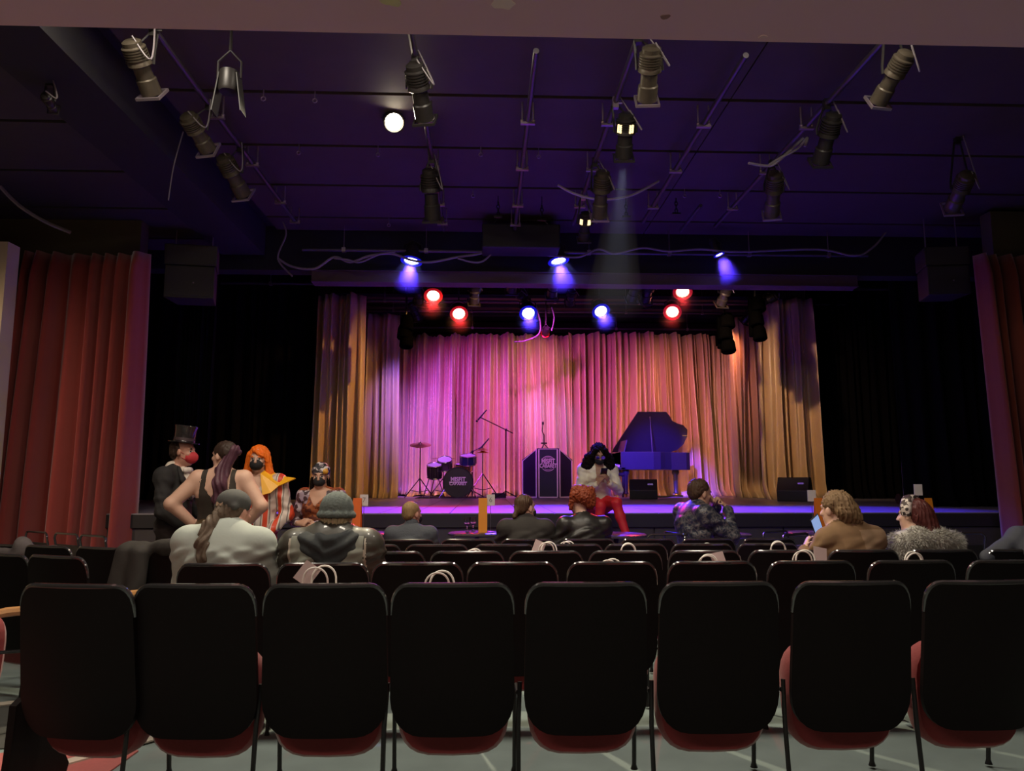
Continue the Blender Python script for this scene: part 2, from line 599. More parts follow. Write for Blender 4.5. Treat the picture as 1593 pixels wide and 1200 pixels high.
# red house curtains on the flanks
a, c = at(17, 640, 8.55).x, at(219, 640, 8.55).x
drape('red_curtain', a, c, 8.55, zf(8.55) + 0.03, at(120, 394, 8.55).z, 8, 0.2, M_REDV, 31, label='red velour curtain hanging on the left wall', cat='curtain', group='red house curtains', flare=0.03, fine=0.08, soft=True, mid=0.0)
a = at(1536, 640, 8.55).x
drape('red_curtain', a, 7.6, 8.55, zf(8.55) + 0.03, at(1560, 397, 8.55).z, 8, 0.2, M_RUST, 32, label='rust red curtain at the right edge of the room', cat='curtain', group='red house curtains', flare=0.03, fine=0.08, soft=True, mid=0.0)
# ================================================================== auditorium seats
SH_W, SH_B, SH_T = 0.485, 0.27, 0.84


def shell_pt(u, v, off=0.0):
    """point of the moulded back shell: u across -1..1, v up 0..1"""
    z = SH_B + (SH_T - SH_B) * v
    y = -0.02 - 0.075 * (v - 0.25) - 0.035 * (1 - u * u) * (1 - 0.25 * v) + 0.035 * max(0, 0.25 - v)
    return Vector((u * SH_W / 2, y + off, z))


def shell_half(v):
    """half width factor at height v (rounded corners)"""
    rt, rb = 0.17, 0.30
    if v > 1 - rt:
        q = (v - 1 + rt) / rt
        return 0.955 - 0.26 * (1 - math.sqrt(max(0, 1 - q ** 2.4)))
    if v < rb:
        q = (rb - v) / rb
        return 1.0 - 0.045 * v - 0.5 * (1 - math.sqrt(max(0, 1 - q ** 2.6)))
    return 1.0 - 0.045 * v


def shell_mesh():
    b = MB()
    NU, NV = 14, 18
    vv = [0.5 - 0.5 * math.cos(math.pi * j / NV) for j in range(NV + 1)]
    fr, bk = [], []
    for v in vv:
        for i in range(NU + 1):
            u = (2 * i / NU - 1) * shell_half(v)
            e = 1.0
            bk.append(shell_pt(u, v, 0))
            fr.append(shell_pt(u, v, 0.022))
    n = len(bk)
    fs = []
    for j in range(NV):
        for i in range(NU):
            a = j * (NU + 1) + i
            fs.append((a, a + 1, a + NU + 2, a + NU + 1))
            fs.append((n + a, n + a + NU + 1, n + a + NU + 2, n + a + 1))
    ring = [i for i in range(NU + 1)] + [(j + 1) * (NU + 1) + NU for j in range(NV)] + \
           [NV * (NU + 1) + NU - 1 - i for i in range(NU)] + [(NV - 1 - j) * (NU + 1) for j in range(NV - 1)]
    for k in range(len(ring)):
        a, c = ring[k], ring[(k + 1) % len(ring)]
        fs.append((a, n + a, n + c, c))
    b._add(bk + fr, fs)
    return b.mesh('back_shell', M_PLASTIC, True)


def rim_mesh():
    b = MB()
    pts = []
    for j in range(8):
        v = 0.80 + 0.20 * math.sin(math.pi / 2 * j / 7)
        pts.append(shell_pt(-shell_half(v), v, 0.010) + Vector((0, 0, 0.004)))
    for i in range(1, 12):
        u = (2 * i / 12 - 1) * shell_half(1.0)
        pts.append(shell_pt(u, 1.0, 0.010) + Vector((0, 0, 0.004)))
    for j in range(8):
        v = 0.80 + 0.20 * math.sin(math.pi / 2 * (7 - j) / 7)
        pts.append(shell_pt(shell_half(v), v, 0.010) + Vector((0, 0, 0.004)))
    n = len(pts)
    rs = [0.006 + 0.006 * max(0, math.sin(math.pi * i / (n - 1))) ** 0.5 for i in range(n)]
    b.tube(pts, rs, 8)
    return b.mesh('top_rim', M_RIM, True)


def pad_mesh():
    b = MB()

    def fn(u, v):
        U, V = 2 * u - 1, v
        th = 0.05 * (1 - abs(U) ** 6) * (1 - abs(2 * V - 1) ** 8)
        p = shell_pt(U * 0.88 * shell_half(0.06 + 0.88 * V), 0.30 + 0.62 * V, 0.02)
        return p + Vector((0, th, 0))
    b.grid(fn, 10, 10)
    return b.mesh('back_pad', M_REDSEAT, True)


def seat_mesh(up):
    """rounded cushion; local slab 0.44 wide x 0.44 deep x 0.08 thick"""
    b = MB()
    out = []
    for k in range(28):
        t = 2 * math.pi * k / 28
        c, s = math.cos(t), math.sin(t)
        x = 0.222 * math.copysign(abs(c) ** 0.55, c)
        y = 0.21 * math.copysign(abs(s) ** 0.62, s)
        out.append((x, y))
    rows = [(0.90, -0.045), (1.0, -0.025), (1.0, 0.02), (0.93, 0.042), (0.6, 0.055)]
    vs = []
    for sc, z in rows:
        for x, y in out:
            p = Vector((x * sc, y * sc, z))
            if up:      # tipped up: the cushion stands in front of the back shell, its front edge low
                p = Vector((p.x, 0.105 - p.z + 0.06 * (p.y + 0.2), 0.375 + p.y))
            else:
                p = Vector((p.x, 0.235 + p.y, 0.405 + p.z + 0.05 * p.y))
            vs.append(p)
    n = 28
    fs = [(i * n + j, i * n + (j + 1) % n, (i + 1) * n + (j + 1) % n, (i + 1) * n + j) for i in range(4) for j in range(n)]
    fs += [tuple(range(n - 1, -1, -1)), tuple(range(4 * n, 5 * n))]
    b._add(vs, fs)
    return b.mesh('seat_cushion', M_REDSEAT, True)


def leg_mesh(rear, side):
    b = MB()
    x = side * 0.262
    if rear:
        b.tube([(x * 0.97, 0.02, 0.46), (x, 0.0, 0.30), (x, -0.03, 0.02), (x, -0.03, 0.0)], [0.009, 0.0095, 0.0095, 0.014], 8)
    else:
        b.tube([(x, 0.02, 0.42), (x, 0.20, 0.40), (x, 0.33, 0.36), (x, 0.37, 0.02), (x, 0.37, 0.0)], [0.009, 0.0095, 0.0095, 0.0095, 0.016], 8)
    return b.mesh('leg', M_BLACKMETAL, True)


ME_SHELL, ME_RIM, ME_PAD = shell_mesh(), rim_mesh(), pad_mesh()
ME_UP, ME_DOWN = seat_mesh(True), seat_mesh(False)
ME_LEG = {(r, s): leg_mesh(r, s) for r in (True, False) for s in (-1, 1)}


def mobj(name, me, parent, loc=None):
    o = bpy.data.objects.new(name, me)
    COL.objects.link(o)
    o.parent = parent
    if loc is not None:
        o.location = loc
    return o


b = MB()
for s in (1,):
    b.tube([(0.285, -0.03, 0.60), (0.285, 0.10, 0.61), (0.285, 0.33, 0.60), (0.285, 0.36, 0.585)], [0.018, 0.024, 0.024, 0.015], 8)
M_WOOD = mat('varnished_wood', (0.36, 0.17, 0.06), 0.35, var=0.25, scale=8, stretch=(6, 1, 6), coat=0.3)
ME_ARM = b.mesh('armrest', M_WOOD, True)
b = MB()
b.tube([(0.285, 0.0, 0.585), (0.283, 0.0, 0.40)], 0.011, 6)
b.tube([(0.285, 0.30, 0.585), (0.283, 0.30, 0.38)], 0.011, 6)
ME_ARMPOST = b.mesh('arm_post', M_BLACKMETAL)
b = MB()
b.prism([(-0.05, 0.0), (0.28, 0.0), (0.30, 0.06), (0.16, 0.30), (0.02, 0.40), (-0.02, 0.38), (-0.03, 0.2)], 0.03,
        Matrix(((0, 0, 1, -0.285), (1, 0, 0, 0), (0, 1, 0, 0), (0, 0, 0, 1))))
ME_END = b.mesh('end_panel', M_PLASTIC)


def seat(loc, rz, label, group, up=True, right=False, arms=False, end=False):
    t = thing('theatre_chair', loc, rz, label, 'chair', group)
    mobj('back_shell', ME_SHELL, t)
    mobj('top_rim', ME_RIM, t)
    mobj('back_pad', ME_PAD, t)
    mobj('seat_cushion', ME_UP if up else ME_DOWN, t)
    for rear in (True, False):
        if not end:
            mobj('leg', ME_LEG[(rear, -1)], t)
        if right or arms:
            mobj('leg', ME_LEG[(rear, 1)], t)
    if arms:
        mobj('armrest', ME_ARM, t)
        mobj('arm_post', ME_ARMPOST, t)
    if end:
        mobj('end_panel', ME_END, t)
    return t


ROWS = [  # (row Y, pixel row of the top edge, centre pixels, words)
    (2.95, 912, [122, 306, 508, 705, 911, 1116, 1321, 1523], 'nearest row'),
    (3.93, 880, [350, 504, 650, 797, 951, 1106, 1260, 1415, 1568], 'second row'),
    (4.78, 861, [482, 604, 727, 849, 972, 1095, 1218, 1341, 1463, 1585], 'third row'),
    (5.55, 850, [575, 680, 785, 889, 988, 1091, 1193], 'fourth row'),
    (6.30, 841, [543, 635, 728, 821, 914, 1007, 1100, 1195, 1290, 1385], 'farthest row of theatre chairs'),
]
SEATS = {}
OCC = {(1, 350), (1, 504), (2, 1341), (2, 1463), (4, 635), (4, 821), (4, 914)}
for r, (Y, py, xs, words) in enumerate(ROWS):
    for i, px in enumerate(xs):
        p = at(px, py, Y)
        rz, yy = 0.0, Y
        if r == 0 and i == 0:
            rz, yy = math.radians(-9), Y + 0.03
        if r == 0 and i == 1:
            rz, yy = math.radians(-3), Y + 0.01
        up = (r, px) not in OCC
        where = ORD[i] + ' from the left' if i < len(xs) - 1 else 'the last on the right'
        lab = 'black theatre chair in the %s, %s' % (words, where)
        if r == 0:
            lab = 'black theatre chair with red cushion in the nearest row, %s' % where
        SEATS[(r, px)] = seat((p.x, yy + 0.05, zf(yy)), rz, lab, 'theatre chairs in the %s' % words, up,
                              right=(i == len(xs) - 1), end=(r == 0 and i == 0))
# chairs of the left wing with wooden arms, turned towards the stage
WING = [(20, 4.78, -22, 'black wing chair at the left edge of the picture, nearest of its block'),
        (106, 4.58, -22, 'black wing chair with a wooden armrest, behind the leftmost near chair'),
        (170, 5.40, -22, 'black wing chair to the left of the draped dark jacket'),
        (88, 5.62, -22, 'black wing chair in the middle of the left block in front of the red curtain'),
        (10, 5.85, -22, 'black wing chair at the left edge holding the small grey bundle'),
        (246, 5.20, -16, 'black wing chair under the draped dark jacket')]
for px, Y, rz, lab in WING:
    p = at(px, 860, Y)
    SEATS[lab] = seat((p.x, Y, zf(Y)), math.radians(rz), lab, 'chairs of the left wing', True, right=True, arms=True)
p = at(-30, 930, 3.9)
seat((p.x - 0.20, 4.0, zf(4.0)), math.radians(-30), 'black wing chair cut off by the left edge beside the aisle', 'chairs of the left wing', True, right=True, arms=True)


# ------------------------------------------------------------------ open-backed stacking chairs and small tables near the stage
def make_stack_chair(slat):
    t = thing('stacking_chair', (0, 0, 0))
    b = MB()
    for s in (-1, 1):
        b2 = MB()
        b2.tube([(s * 0.21, -0.03, 0.45), (s * 0.21, -0.12, 0.0)], 0.011, 6)
        b2.build('leg', M_BLACKMETAL, t, True)
        b2 = MB()
        b2.tube([(s * 0.21, 0.36, 0.44), (s * 0.21, 0.40, 0.0)], 0.011, 6)
        b2.build('leg', M_BLACKMETAL, t, True)
    pts = [(-0.21, -0.03, 0.44), (-0.21, -0.07, 0.72)]
    for k in range(7):
        a = math.pi - math.pi / 2 * k / 6
        pts.append((-0.16 + 0.05 * math.cos(a), -0.09, 0.81 + 0.05 * math.sin(a)))
    pts += [(-x, y, z) for x, y, z in reversed(pts)]
    b.tube(pts, 0.011, 8)
    b.build('back_frame', M_RIM, t, True)
    b = MB()
    b.box((0, -0.065, 0.675), (0.40, 0.022, 0.16))
    b.build('back_slat', slat, t, bevel=0.008)
    b = MB()
    b.box((0, 0.17, 0.455), (0.43, 0.42, 0.05))
    b.build('seat', slat, t, bevel=0.015)
    return t


M_BLACKVINYL = mat('black_vinyl', (0.02, 0.018, 0.02), 0.4, scale=60, bump=0.05)
M_BLUEVINYL = mat('slate_vinyl', (0.16, 0.15, 0.2), 0.45, scale=60, bump=0.05)
proto = {}


def stack_chair(px, Y, rz, label, slat=M_BLACKVINYL, group='stacking chairs in front of the stage'):
    if slat.name not in proto:
        proto[slat.name] = make_stack_chair(slat)
        t = proto[slat.name]
    else:
        t = copy_tree(proto[slat.name])
    p = at(px, 820, Y)
    t.location = (p.x, Y, zf(Y))
    t.rotation_euler = (0, 0, math.radians(rz))
    return tag(t, label, 'chair', group)


stack_chair(72, 7.9, -34, 'open-backed stacking chair in front of the red curtain, leftmost of three')
stack_chair(119, 7.45, -34, 'open-backed stacking chair in front of the red curtain, middle of three')
stack_chair(161, 7.0, -34, 'open-backed stacking chair in front of the red curtain, rightmost of three')
stack_chair(742, 6.95, -6, 'open-backed black chair beside the small table with the orange menu, left of the dark-jacketed man')
stack_chair(1036, 7.0, 4, 'open-backed black chair between the seated woman in red and the man in the quilted jacket', M_BLUEVINYL)
stack_chair(597, 7.0, 0, 'open-backed black chair behind the man in the knit cap')
stack_chair(1352, 6.9, 8, 'open-backed black chair between the two seated women on the right')
stack_chair(1490, 7.0, 10, 'open-backed black chair beyond the woman in the fur coat')
stack_chair(1194, 7.5, 35, 'violet-lit slate chair on the right of the small round table, left of a pair', M_BLUEVINYL)
stack_chair(1224, 6.95, 35, 'violet-lit slate chair on the right of the small round table, right of a pair', M_BLUEVINYL)
stack_chair(1062, 7.1, -76, 'black chair under the man in the quilted jacket')


def make_table():
    t = thing('cocktail_table', (0, 0, 0))
    b = MB()
    b.lathe([(0.0, 0.815), (0.285, 0.815), (0.30, 0.822), (0.30, 0.838), (0.29, 0.845), (0.0, 0.845)], 28)
    b.build('table_top', mat('satin_black_table_top', (0.07, 0.055, 0.07), 0.25), t, True)
    b = MB()
    b.cyl((0, 0, 0.03), (0, 0, 0.815), 0.025, None, 12)
    b.build('table_pole', M_BLACKMETAL, t, True)
    b = MB()
    b.lathe([(0, 0), (0.22, 0.0), (0.22, 0.012), (0.05, 0.03), (0.026, 0.06)], 24)
    b.build('table_base', M_BLACKMETAL, t, True)
    return t


TAB0 = make_table()
TABLES = [(560, 7.75, 'small round table with the red-orange menu behind the man in the knit cap'),
          (742, 7.75, 'small round table with the amber menu in the middle of the front row'),
          (1120, 7.35, 'small round table with two glasses beside the man in the quilted jacket'),
          (1268, 7.6, 'small round table with an orange menu behind the woman with the bun'),
          (1441, 7.6, 'small round table with an orange menu behind the woman in the fur coat'),
          (958, 7.35, 'small blue-lit table beside the seated woman in red trousers')]
TP = {}
for i, (px, Y, lab) in enumerate(TABLES):
    t = TAB0 if i == 0 else copy_tree(TAB0)
    p = at(px, 825, Y)
    t.location = (p.x, Y, zf(Y))
    tag(t, lab, 'table', 'small tables along the stage')
    TP[px] = Vector((p.x, Y, zf(Y) + 0.845))

M_ORANGE = mat('orange_card', (0.85, 0.25, 0.02), 0.6, var=0.05)
M_CARD = mat('white_card', (0.72, 0.66, 0.60), 0.7, var=0.05)
M_INK = mat('black_ink', (0.03, 0.03, 0.03), 0.6)


def menu(base, dx, h, w, lab, m):
    t = thing('menu_card', base + Vector((dx, -0.02, 0)), random.uniform(-0.2, 0.2), lab, 'menu', 'menus on the small tables')
    for s in (-1, 1):
        b = MB()
        rot = Matrix.Rotation(s * math.radians(7), 3, 'X')
        b.box((0, s * h * 0.061, h / 2), (w, 0.004, h), rot)
        b.build('panel', m, t)


def card(base, dx, h, lab, num):
    t = thing('table_number', base + Vector((dx, 0.0, 0)), random.uniform(-0.15, 0.15), lab, 'sign', 'number cards on the small tables')
    b = MB(); b.lathe([(0, 0), (0.035, 0), (0.035, 0.006), (0.004, 0.012)], 14)
    b.build('base', M_STEEL, t, True)
    b = MB(); b.cyl((0, 0, 0.008), (0, 0, h), 0.003, None, 6)
    b.build('stem', M_STEEL, t, True)
    b = MB(); b.box((0, -0.005, h + 0.03), (0.085, 0.003, 0.115))
    c = b.build('card', M_CARD, t)
    if not num:
        return
    cu = bpy.data.curves.new('digit', 'FONT')
    cu.body = num
    cu.size = 0.07
    cu.align_x = 'CENTER'
    cu.align_y = 'CENTER'
    cu.extrude = 0.0006
    o = bpy.data.objects.new('digit', cu)
    COL.objects.link(o)
    dg = bpy.context.evaluated_depsgraph_get()
    me = bpy.data.meshes.new_from_object(o.evaluated_get(dg))
    bpy.data.objects.remove(o)
    me.materials.clear()
    me.materials.append(mat('grey_ink', (0.25, 0.22, 0.2), 0.6))
    d = mobj('digit', me, c)
    d.rotation_euler = (math.pi / 2, 0, 0)
    d.location = (0, -0.0075, h + 0.03)


for px, dx, cx, hc, m, la, lb, num in (
        (560, -0.03, 0.035, 0.30, (0.85, 0.16, 0.02), 'red-orange menu standing behind the man in the knit cap', 'white number card on the stage side of the red-orange menu', '7'),
        (742, 0.06, 0.14, 0.30, (0.85, 0.30, 0.02), 'amber menu standing at the middle of the front row', 'white number card beside the amber menu in the middle', '6'),
        (1268, 0.04, -0.02, 0.34, (0.85, 0.22, 0.02), 'orange menu half hidden by the woman with the bun', 'white card on a stem left of the woman with the bun', ''),
        (1441, 0.03, -0.06, 0.40, (0.85, 0.28, 0.02), 'orange menu right of the woman in the fur coat', 'white card on a stem above the woman in the fur coat', '')):
    base = TP[px]
    top = at(px, 775, base.y).z - base.z
    menu(base, dx, max(0.22, top), 0.09, la, mat('orange_card_%d' % px, m, 0.55, var=0.06))
    card(base, cx, hc, lb, num)

# glasses
M_GLASS = mat('clear_glass', (0.95, 0.95, 0.97), 0.05, trans=1.0, var=0.0)


def glass(base, dx, dy, lab):
    b = MB()
    b.lathe([(0.022, 0), (0.024, 0.01), (0.006, 0.02), (0.006, 0.055), (0.030, 0.085), (0.034, 0.12), (0.030, 0.155), (0.028, 0.155), (0.031, 0.12), (0.027, 0.088), (0.0, 0.066)], 16)
    o = b.build('drinking_glass', M_GLASS, None, True)
    o.location = base + Vector((dx, dy, 0.001))
    tag(o, lab, 'glass', 'glasses on the small tables')


glass(TP[1120], -0.06, -0.05, 'stemmed glass nearer the man in the quilted jacket')
glass(TP[1120], 0.03, 0.04, 'stemmed glass at the middle of the right-hand small table')
glass(TP[742], -0.10, -0.03, 'stemmed glass on the left edge of the middle small table')
glass(TP[742], -0.04, 0.08, 'stemmed glass behind the other on the middle small table')


# ------------------------------------------------------------------ gift bags on the seats
M_BAG = mat('kraft_white_paper', (0.62, 0.56, 0.50), 0.8, var=0.06)
M_HANDLE = mat('white_paper_cord', (0.85, 0.82, 0.76), 0.7, var=0.05)
M_LEAF = mat('pink_leaflet_paper', (0.45, 0.33, 0.32), 0.6, var=0.1)


def make_bag():
    t = thing('gift_bag', (0, 0, 0))
    b = MB()
    W, D, Hh = 0.17, 0.05, 0.40
    o = [(-W / 2, -D / 2), (W / 2, -D / 2), (W / 2, D / 2), (-W / 2, D / 2)]
    i = [(x * 0.985, y * 0.94) for x, y in o]
    vs = [(x, y, 0) for x, y in o] + [(x, y, Hh) for x, y in o] + [(x, y, Hh) for x, y in i] + [(x, y, 0.01) for x, y in i]
    fs = [(3, 2, 1, 0)]
    for a in range(4):
        c = (a + 1) % 4
        fs += [(a, c, 4 + c, 4 + a), (4 + a, 4 + c, 8 + c, 8 + a), (8 + a, 8 + c, 12 + c, 12 + a)]
    fs.append((12, 13, 14, 15))
    b._add(vs, fs)
    b.build('bag_body', M_BAG, t)
    for s in (-1, 1):
        b = MB()
        pts = []
        for k in range(13):
            a = math.pi * k / 12
            pts.append((0.052 * math.cos(a) + s * 0.012, s * D * 0.45 - s * 0.002 + 0.012 * s * math.sin(a), Hh - 0.03 + (0.03 + 0.075 * max(0, math.sin(a)) ** 0.7)))
        b.tube(pts, 0.0045, 6)
        b.build('handle', M_HANDLE, t, True)
    return t


BAG0 = make_bag()
BAGS = [  # row, seat px, pixel x of the handle, pixel y of the handle top, words
    (0, 508, 498, 882, 'white gift bag handles behind the third chair of the nearest row'),
    (0, 705, 684, 890, 'white gift bag handles behind the fourth chair of the nearest row'),
    (1, 951, 950, 871, 'white gift bag handle just showing behind the fifth-last chair of the second row'),
    (1, 1106, 1101, 864, 'white gift bag handles in the second row, right of centre'),
    (1, 1260, 1250, 857, 'white gift bag in front of the woman with the bun'),
    (1, 1415, 1421, 860, 'white gift bag handles right behind the woman in the fur coat'),
    (2, 727, 737, 855, 'small white gift bag tip in the third row below the amber menu'),
    (2, 849, 852, 844, 'white gift bag in the third row below the dark-jacketed man'),
    (2, 972, 977, 846, 'white gift bag in the third row below the woman in red trousers'),
    (3, 889, 882, 843, 'white gift bag in the fourth row below the red-haired person'),
    (3, 1091, 1100, 846, 'white gift bag in the fourth row below the man in the quilted jacket'),
    (2, 1218, 1210, 843, 'white gift bag in the third row left of the woman with the bun'),
]
for i, (r, spx, px, py, lab) in enumerate(BAGS):
    t = BAG0 if i == 0 else copy_tree(BAG0)
    Y = ROWS[r][0] + 0.24
    p = at(px, py, Y)
    t.location = (p.x, Y, p.z - 0.475)
    t.rotation_euler = (0, 0, random.uniform(-0.25, 0.25))
    tag(t, lab, 'gift bag', 'gift bags left on the chairs')
    SEATS[(r, spx)]  # the chair it hangs on
# leaflets tucked beside some bags
for px, py, Y, a, lab in ((478, 893, 3.22, 0.6, 'pink leaflet leaning on the gift bag behind the third near chair'),
                          (1118, 872, 4.2, -0.2, 'pink leaflet beside the gift bag right of centre'),
                          (1276, 864, 4.2, 0.2, 'tan leaflet in front of the woman with the bun'),
                          (838, 852, 5.05, 0.4, 'pink leaflet in the third row below the dark-jacketed man')):
    p = at(px, py, Y)
    b = MB()
    b.box((0, 0, 0), (0.075, 0.003, 0.09), Matrix.Rotation(a, 3, 'Y') @ Matrix.Rotation(-0.35, 3, 'X'))
    o = b.build('leaflet', M_LEAF)
    o.location = p
    tag(o, lab, 'leaflet', 'leaflets on the chairs')
# ================================================================== lighting rig
hz = bpy.data.materials.new('thin_stage_haze')
hz.use_nodes = True
hz.node_tree.nodes.clear()
vo = hz.node_tree.nodes.new('ShaderNodeOutputMaterial'); vs_ = hz.node_tree.nodes.new('ShaderNodeVolumeScatter')
vs_.inputs['Density'].default_value = 0.22
hz.node_tree.links.new(vs_.outputs[0], vo.inputs['Volume'])


hz_soft = hz.copy()     # the same haze, thinning out away from the lens
hz_soft.name = 'thinning_stage_haze'
nt_ = hz_soft.node_tree
tc_ = nt_.nodes.new('ShaderNodeTexCoord'); mp_ = nt_.nodes.new('ShaderNodeMapping'); gr_ = nt_.nodes.new('ShaderNodeTexGradient'); ml_ = nt_.nodes.new('ShaderNodeMath'); pw_ = nt_.nodes.new('ShaderNodeMath')
gr_.gradient_type = 'SPHERICAL'; mp_.inputs['Scale'].default_value = (2.4, 2.4, 2.4); ml_.operation = 'MULTIPLY'; ml_.inputs[1].default_value = 0.55; pw_.operation = 'POWER'; pw_.inputs[1].default_value = 1.6
nt_.links.new(tc_.outputs['Object'], mp_.inputs[0]); nt_.links.new(mp_.outputs[0], gr_.inputs[0]); nt_.links.new(gr_.outputs['Fac'], pw_.inputs[0]); nt_.links.new(pw_.outputs[0], ml_.inputs[0])
nt_.links.new(ml_.outputs[0], [n for n in nt_.nodes if n.type == 'VOLUME_SCATTER'][0].inputs['Density'])


def axis_frame(p0, p1):
    """4x4 frame with z from p0 to p1"""
    d = (Vector(p1) - Vector(p0)).normalized()
    q = d.to_track_quat('Z', 'Y')
    return Matrix.Translation(p0) @ q.to_matrix().to_4x4()


def catenary(pts, sub=6):
    """smooth Catmull-Rom through points"""
    P = [Vector(p) for p in pts]
    out = []
    for i in range(len(P) - 1):
        a, b_, c, d_ = P[max(i - 1, 0)], P[i], P[i + 1], P[min(i + 2, len(P) - 1)]
        for k in range(sub):
            t = k / sub
            out.append(0.5 * ((2 * b_) + (c - a) * t + (2 * a - 5 * b_ + 4 * c - d_) * t * t + (3 * b_ - a - 3 * c + d_) * t ** 3))
    out.append(P[-1])
    return out


M_PIPE = mat('dark_grid_pipe', (0.09, 0.075, 0.09), 0.4, 0.6, var=0.2)
M_LAMPBODY = mat('black_lamp_housing', (0.028, 0.024, 0.022), 0.42, 0.3, var=0.25, scale=20)
M_LAMPGREY = mat('grey_lamp_housing', (0.085, 0.068, 0.048), 0.4, 0.4, var=0.25, scale=20)
M_CLAMP = mat('bare_clamp_metal', (0.40, 0.32, 0.36), 0.35, 0.8)
M_CABLE = mat('grey_cable_jacket', (0.20, 0.17, 0.18), 0.5)
M_CABLEW = mat('pale_cable_jacket', (0.42, 0.38, 0.38), 0.5)
M_LENS_DARK = mat('dark_lens_glass', (0.03, 0.03, 0.035), 0.1)
M_GLOW = mat('lamp_leak_glow', (1, 0.8, 0.45), 0.5, emit=(1.0, 0.72, 0.36), estr=1.6)
PIPE_Z = 4.45
PIPES = [(-2.39, 3.2, 9.1, 'leftmost grid pipe running under the ceiling'),
         (-0.55, 3.6, 9.3, 'grid pipe carrying the bright white lamp'),
         (0.37, 5.2, 9.4, 'thin grid pipe in the middle of the ceiling, no lamps on it'),
         (1.10, 3.8, 9.0, 'grid pipe right of the middle carrying three dark spotlights'),
         (1.97, 5.2, 8.9, 'bare grid pipe between the middle and right-hand lamps'),
         (2.92, 3.2, 9.0, 'rightmost grid pipe carrying the lamp with hanging white cable')]
for x, y0, y1, lab in PIPES:
    t = thing('grid_pipe', (x, y0, PIPE_Z), 0, lab, 'pipe', 'pipes under the ceiling')
    b = MB(); b.cyl((0, 0, 0), (0, y1 - y0, 0), 0.024, None, 10)
    b.build('pipe', M_PIPE, t, True)
    for yj in (4.15, 6.30, 7.30, 8.34, 9.0):
        if y0 < yj < y1:
            b = MB()
            for s in (-1, 1):
                b.cyl((s * 0.05, yj - y0, 0.18), (s * 0.05, yj - y0, 0.0), 0.008, None, 6)
                b.ball((s * 0.05, yj - y0, 0.0), 0.018, 8)
            b.box((0, yj - y0, -0.025), (0.13, 0.035, 0.02))
            b.build('hanger', M_CLAMP, t)
for px, y0, y1, lab in ((1090, 8.8, 9.6, 'short grid pipe stub near the stage on the right'),):
    p = atz(px, 320, 4.45)
    b = MB(); b.cyl((p.x, p.y, 4.45), (p.x, p.y + 0.9, 4.45), 0.022, None, 10)
    tag(b.build('grid_pipe', M_PIPE, None, True), lab, 'pipe', 'pipes under the ceiling')
# ceiling hooks along the joints
k = 0
for px, py in ((410, 147), (490, 150), (588, 235), (748, 235), (838, 238), (736, 300), (1065, 300), (465, 232), (605, 346), (1120, 300), (62, 100)):
    p = atz(px, py, 4.60)
    b = MB()
    b.cyl((p.x, p.y, 4.66), (p.x, p.y, 4.58), 0.006, None, 6)
    b.tube([(p.x + 0.02 * math.cos(a), p.y, 4.56 + 0.02 * math.sin(a)) for a in [i * math.pi / 4 for i in range(8)]], 0.005, 5, closed=True)
    b.build('ceiling_hook', M_CLAMP, ceil)


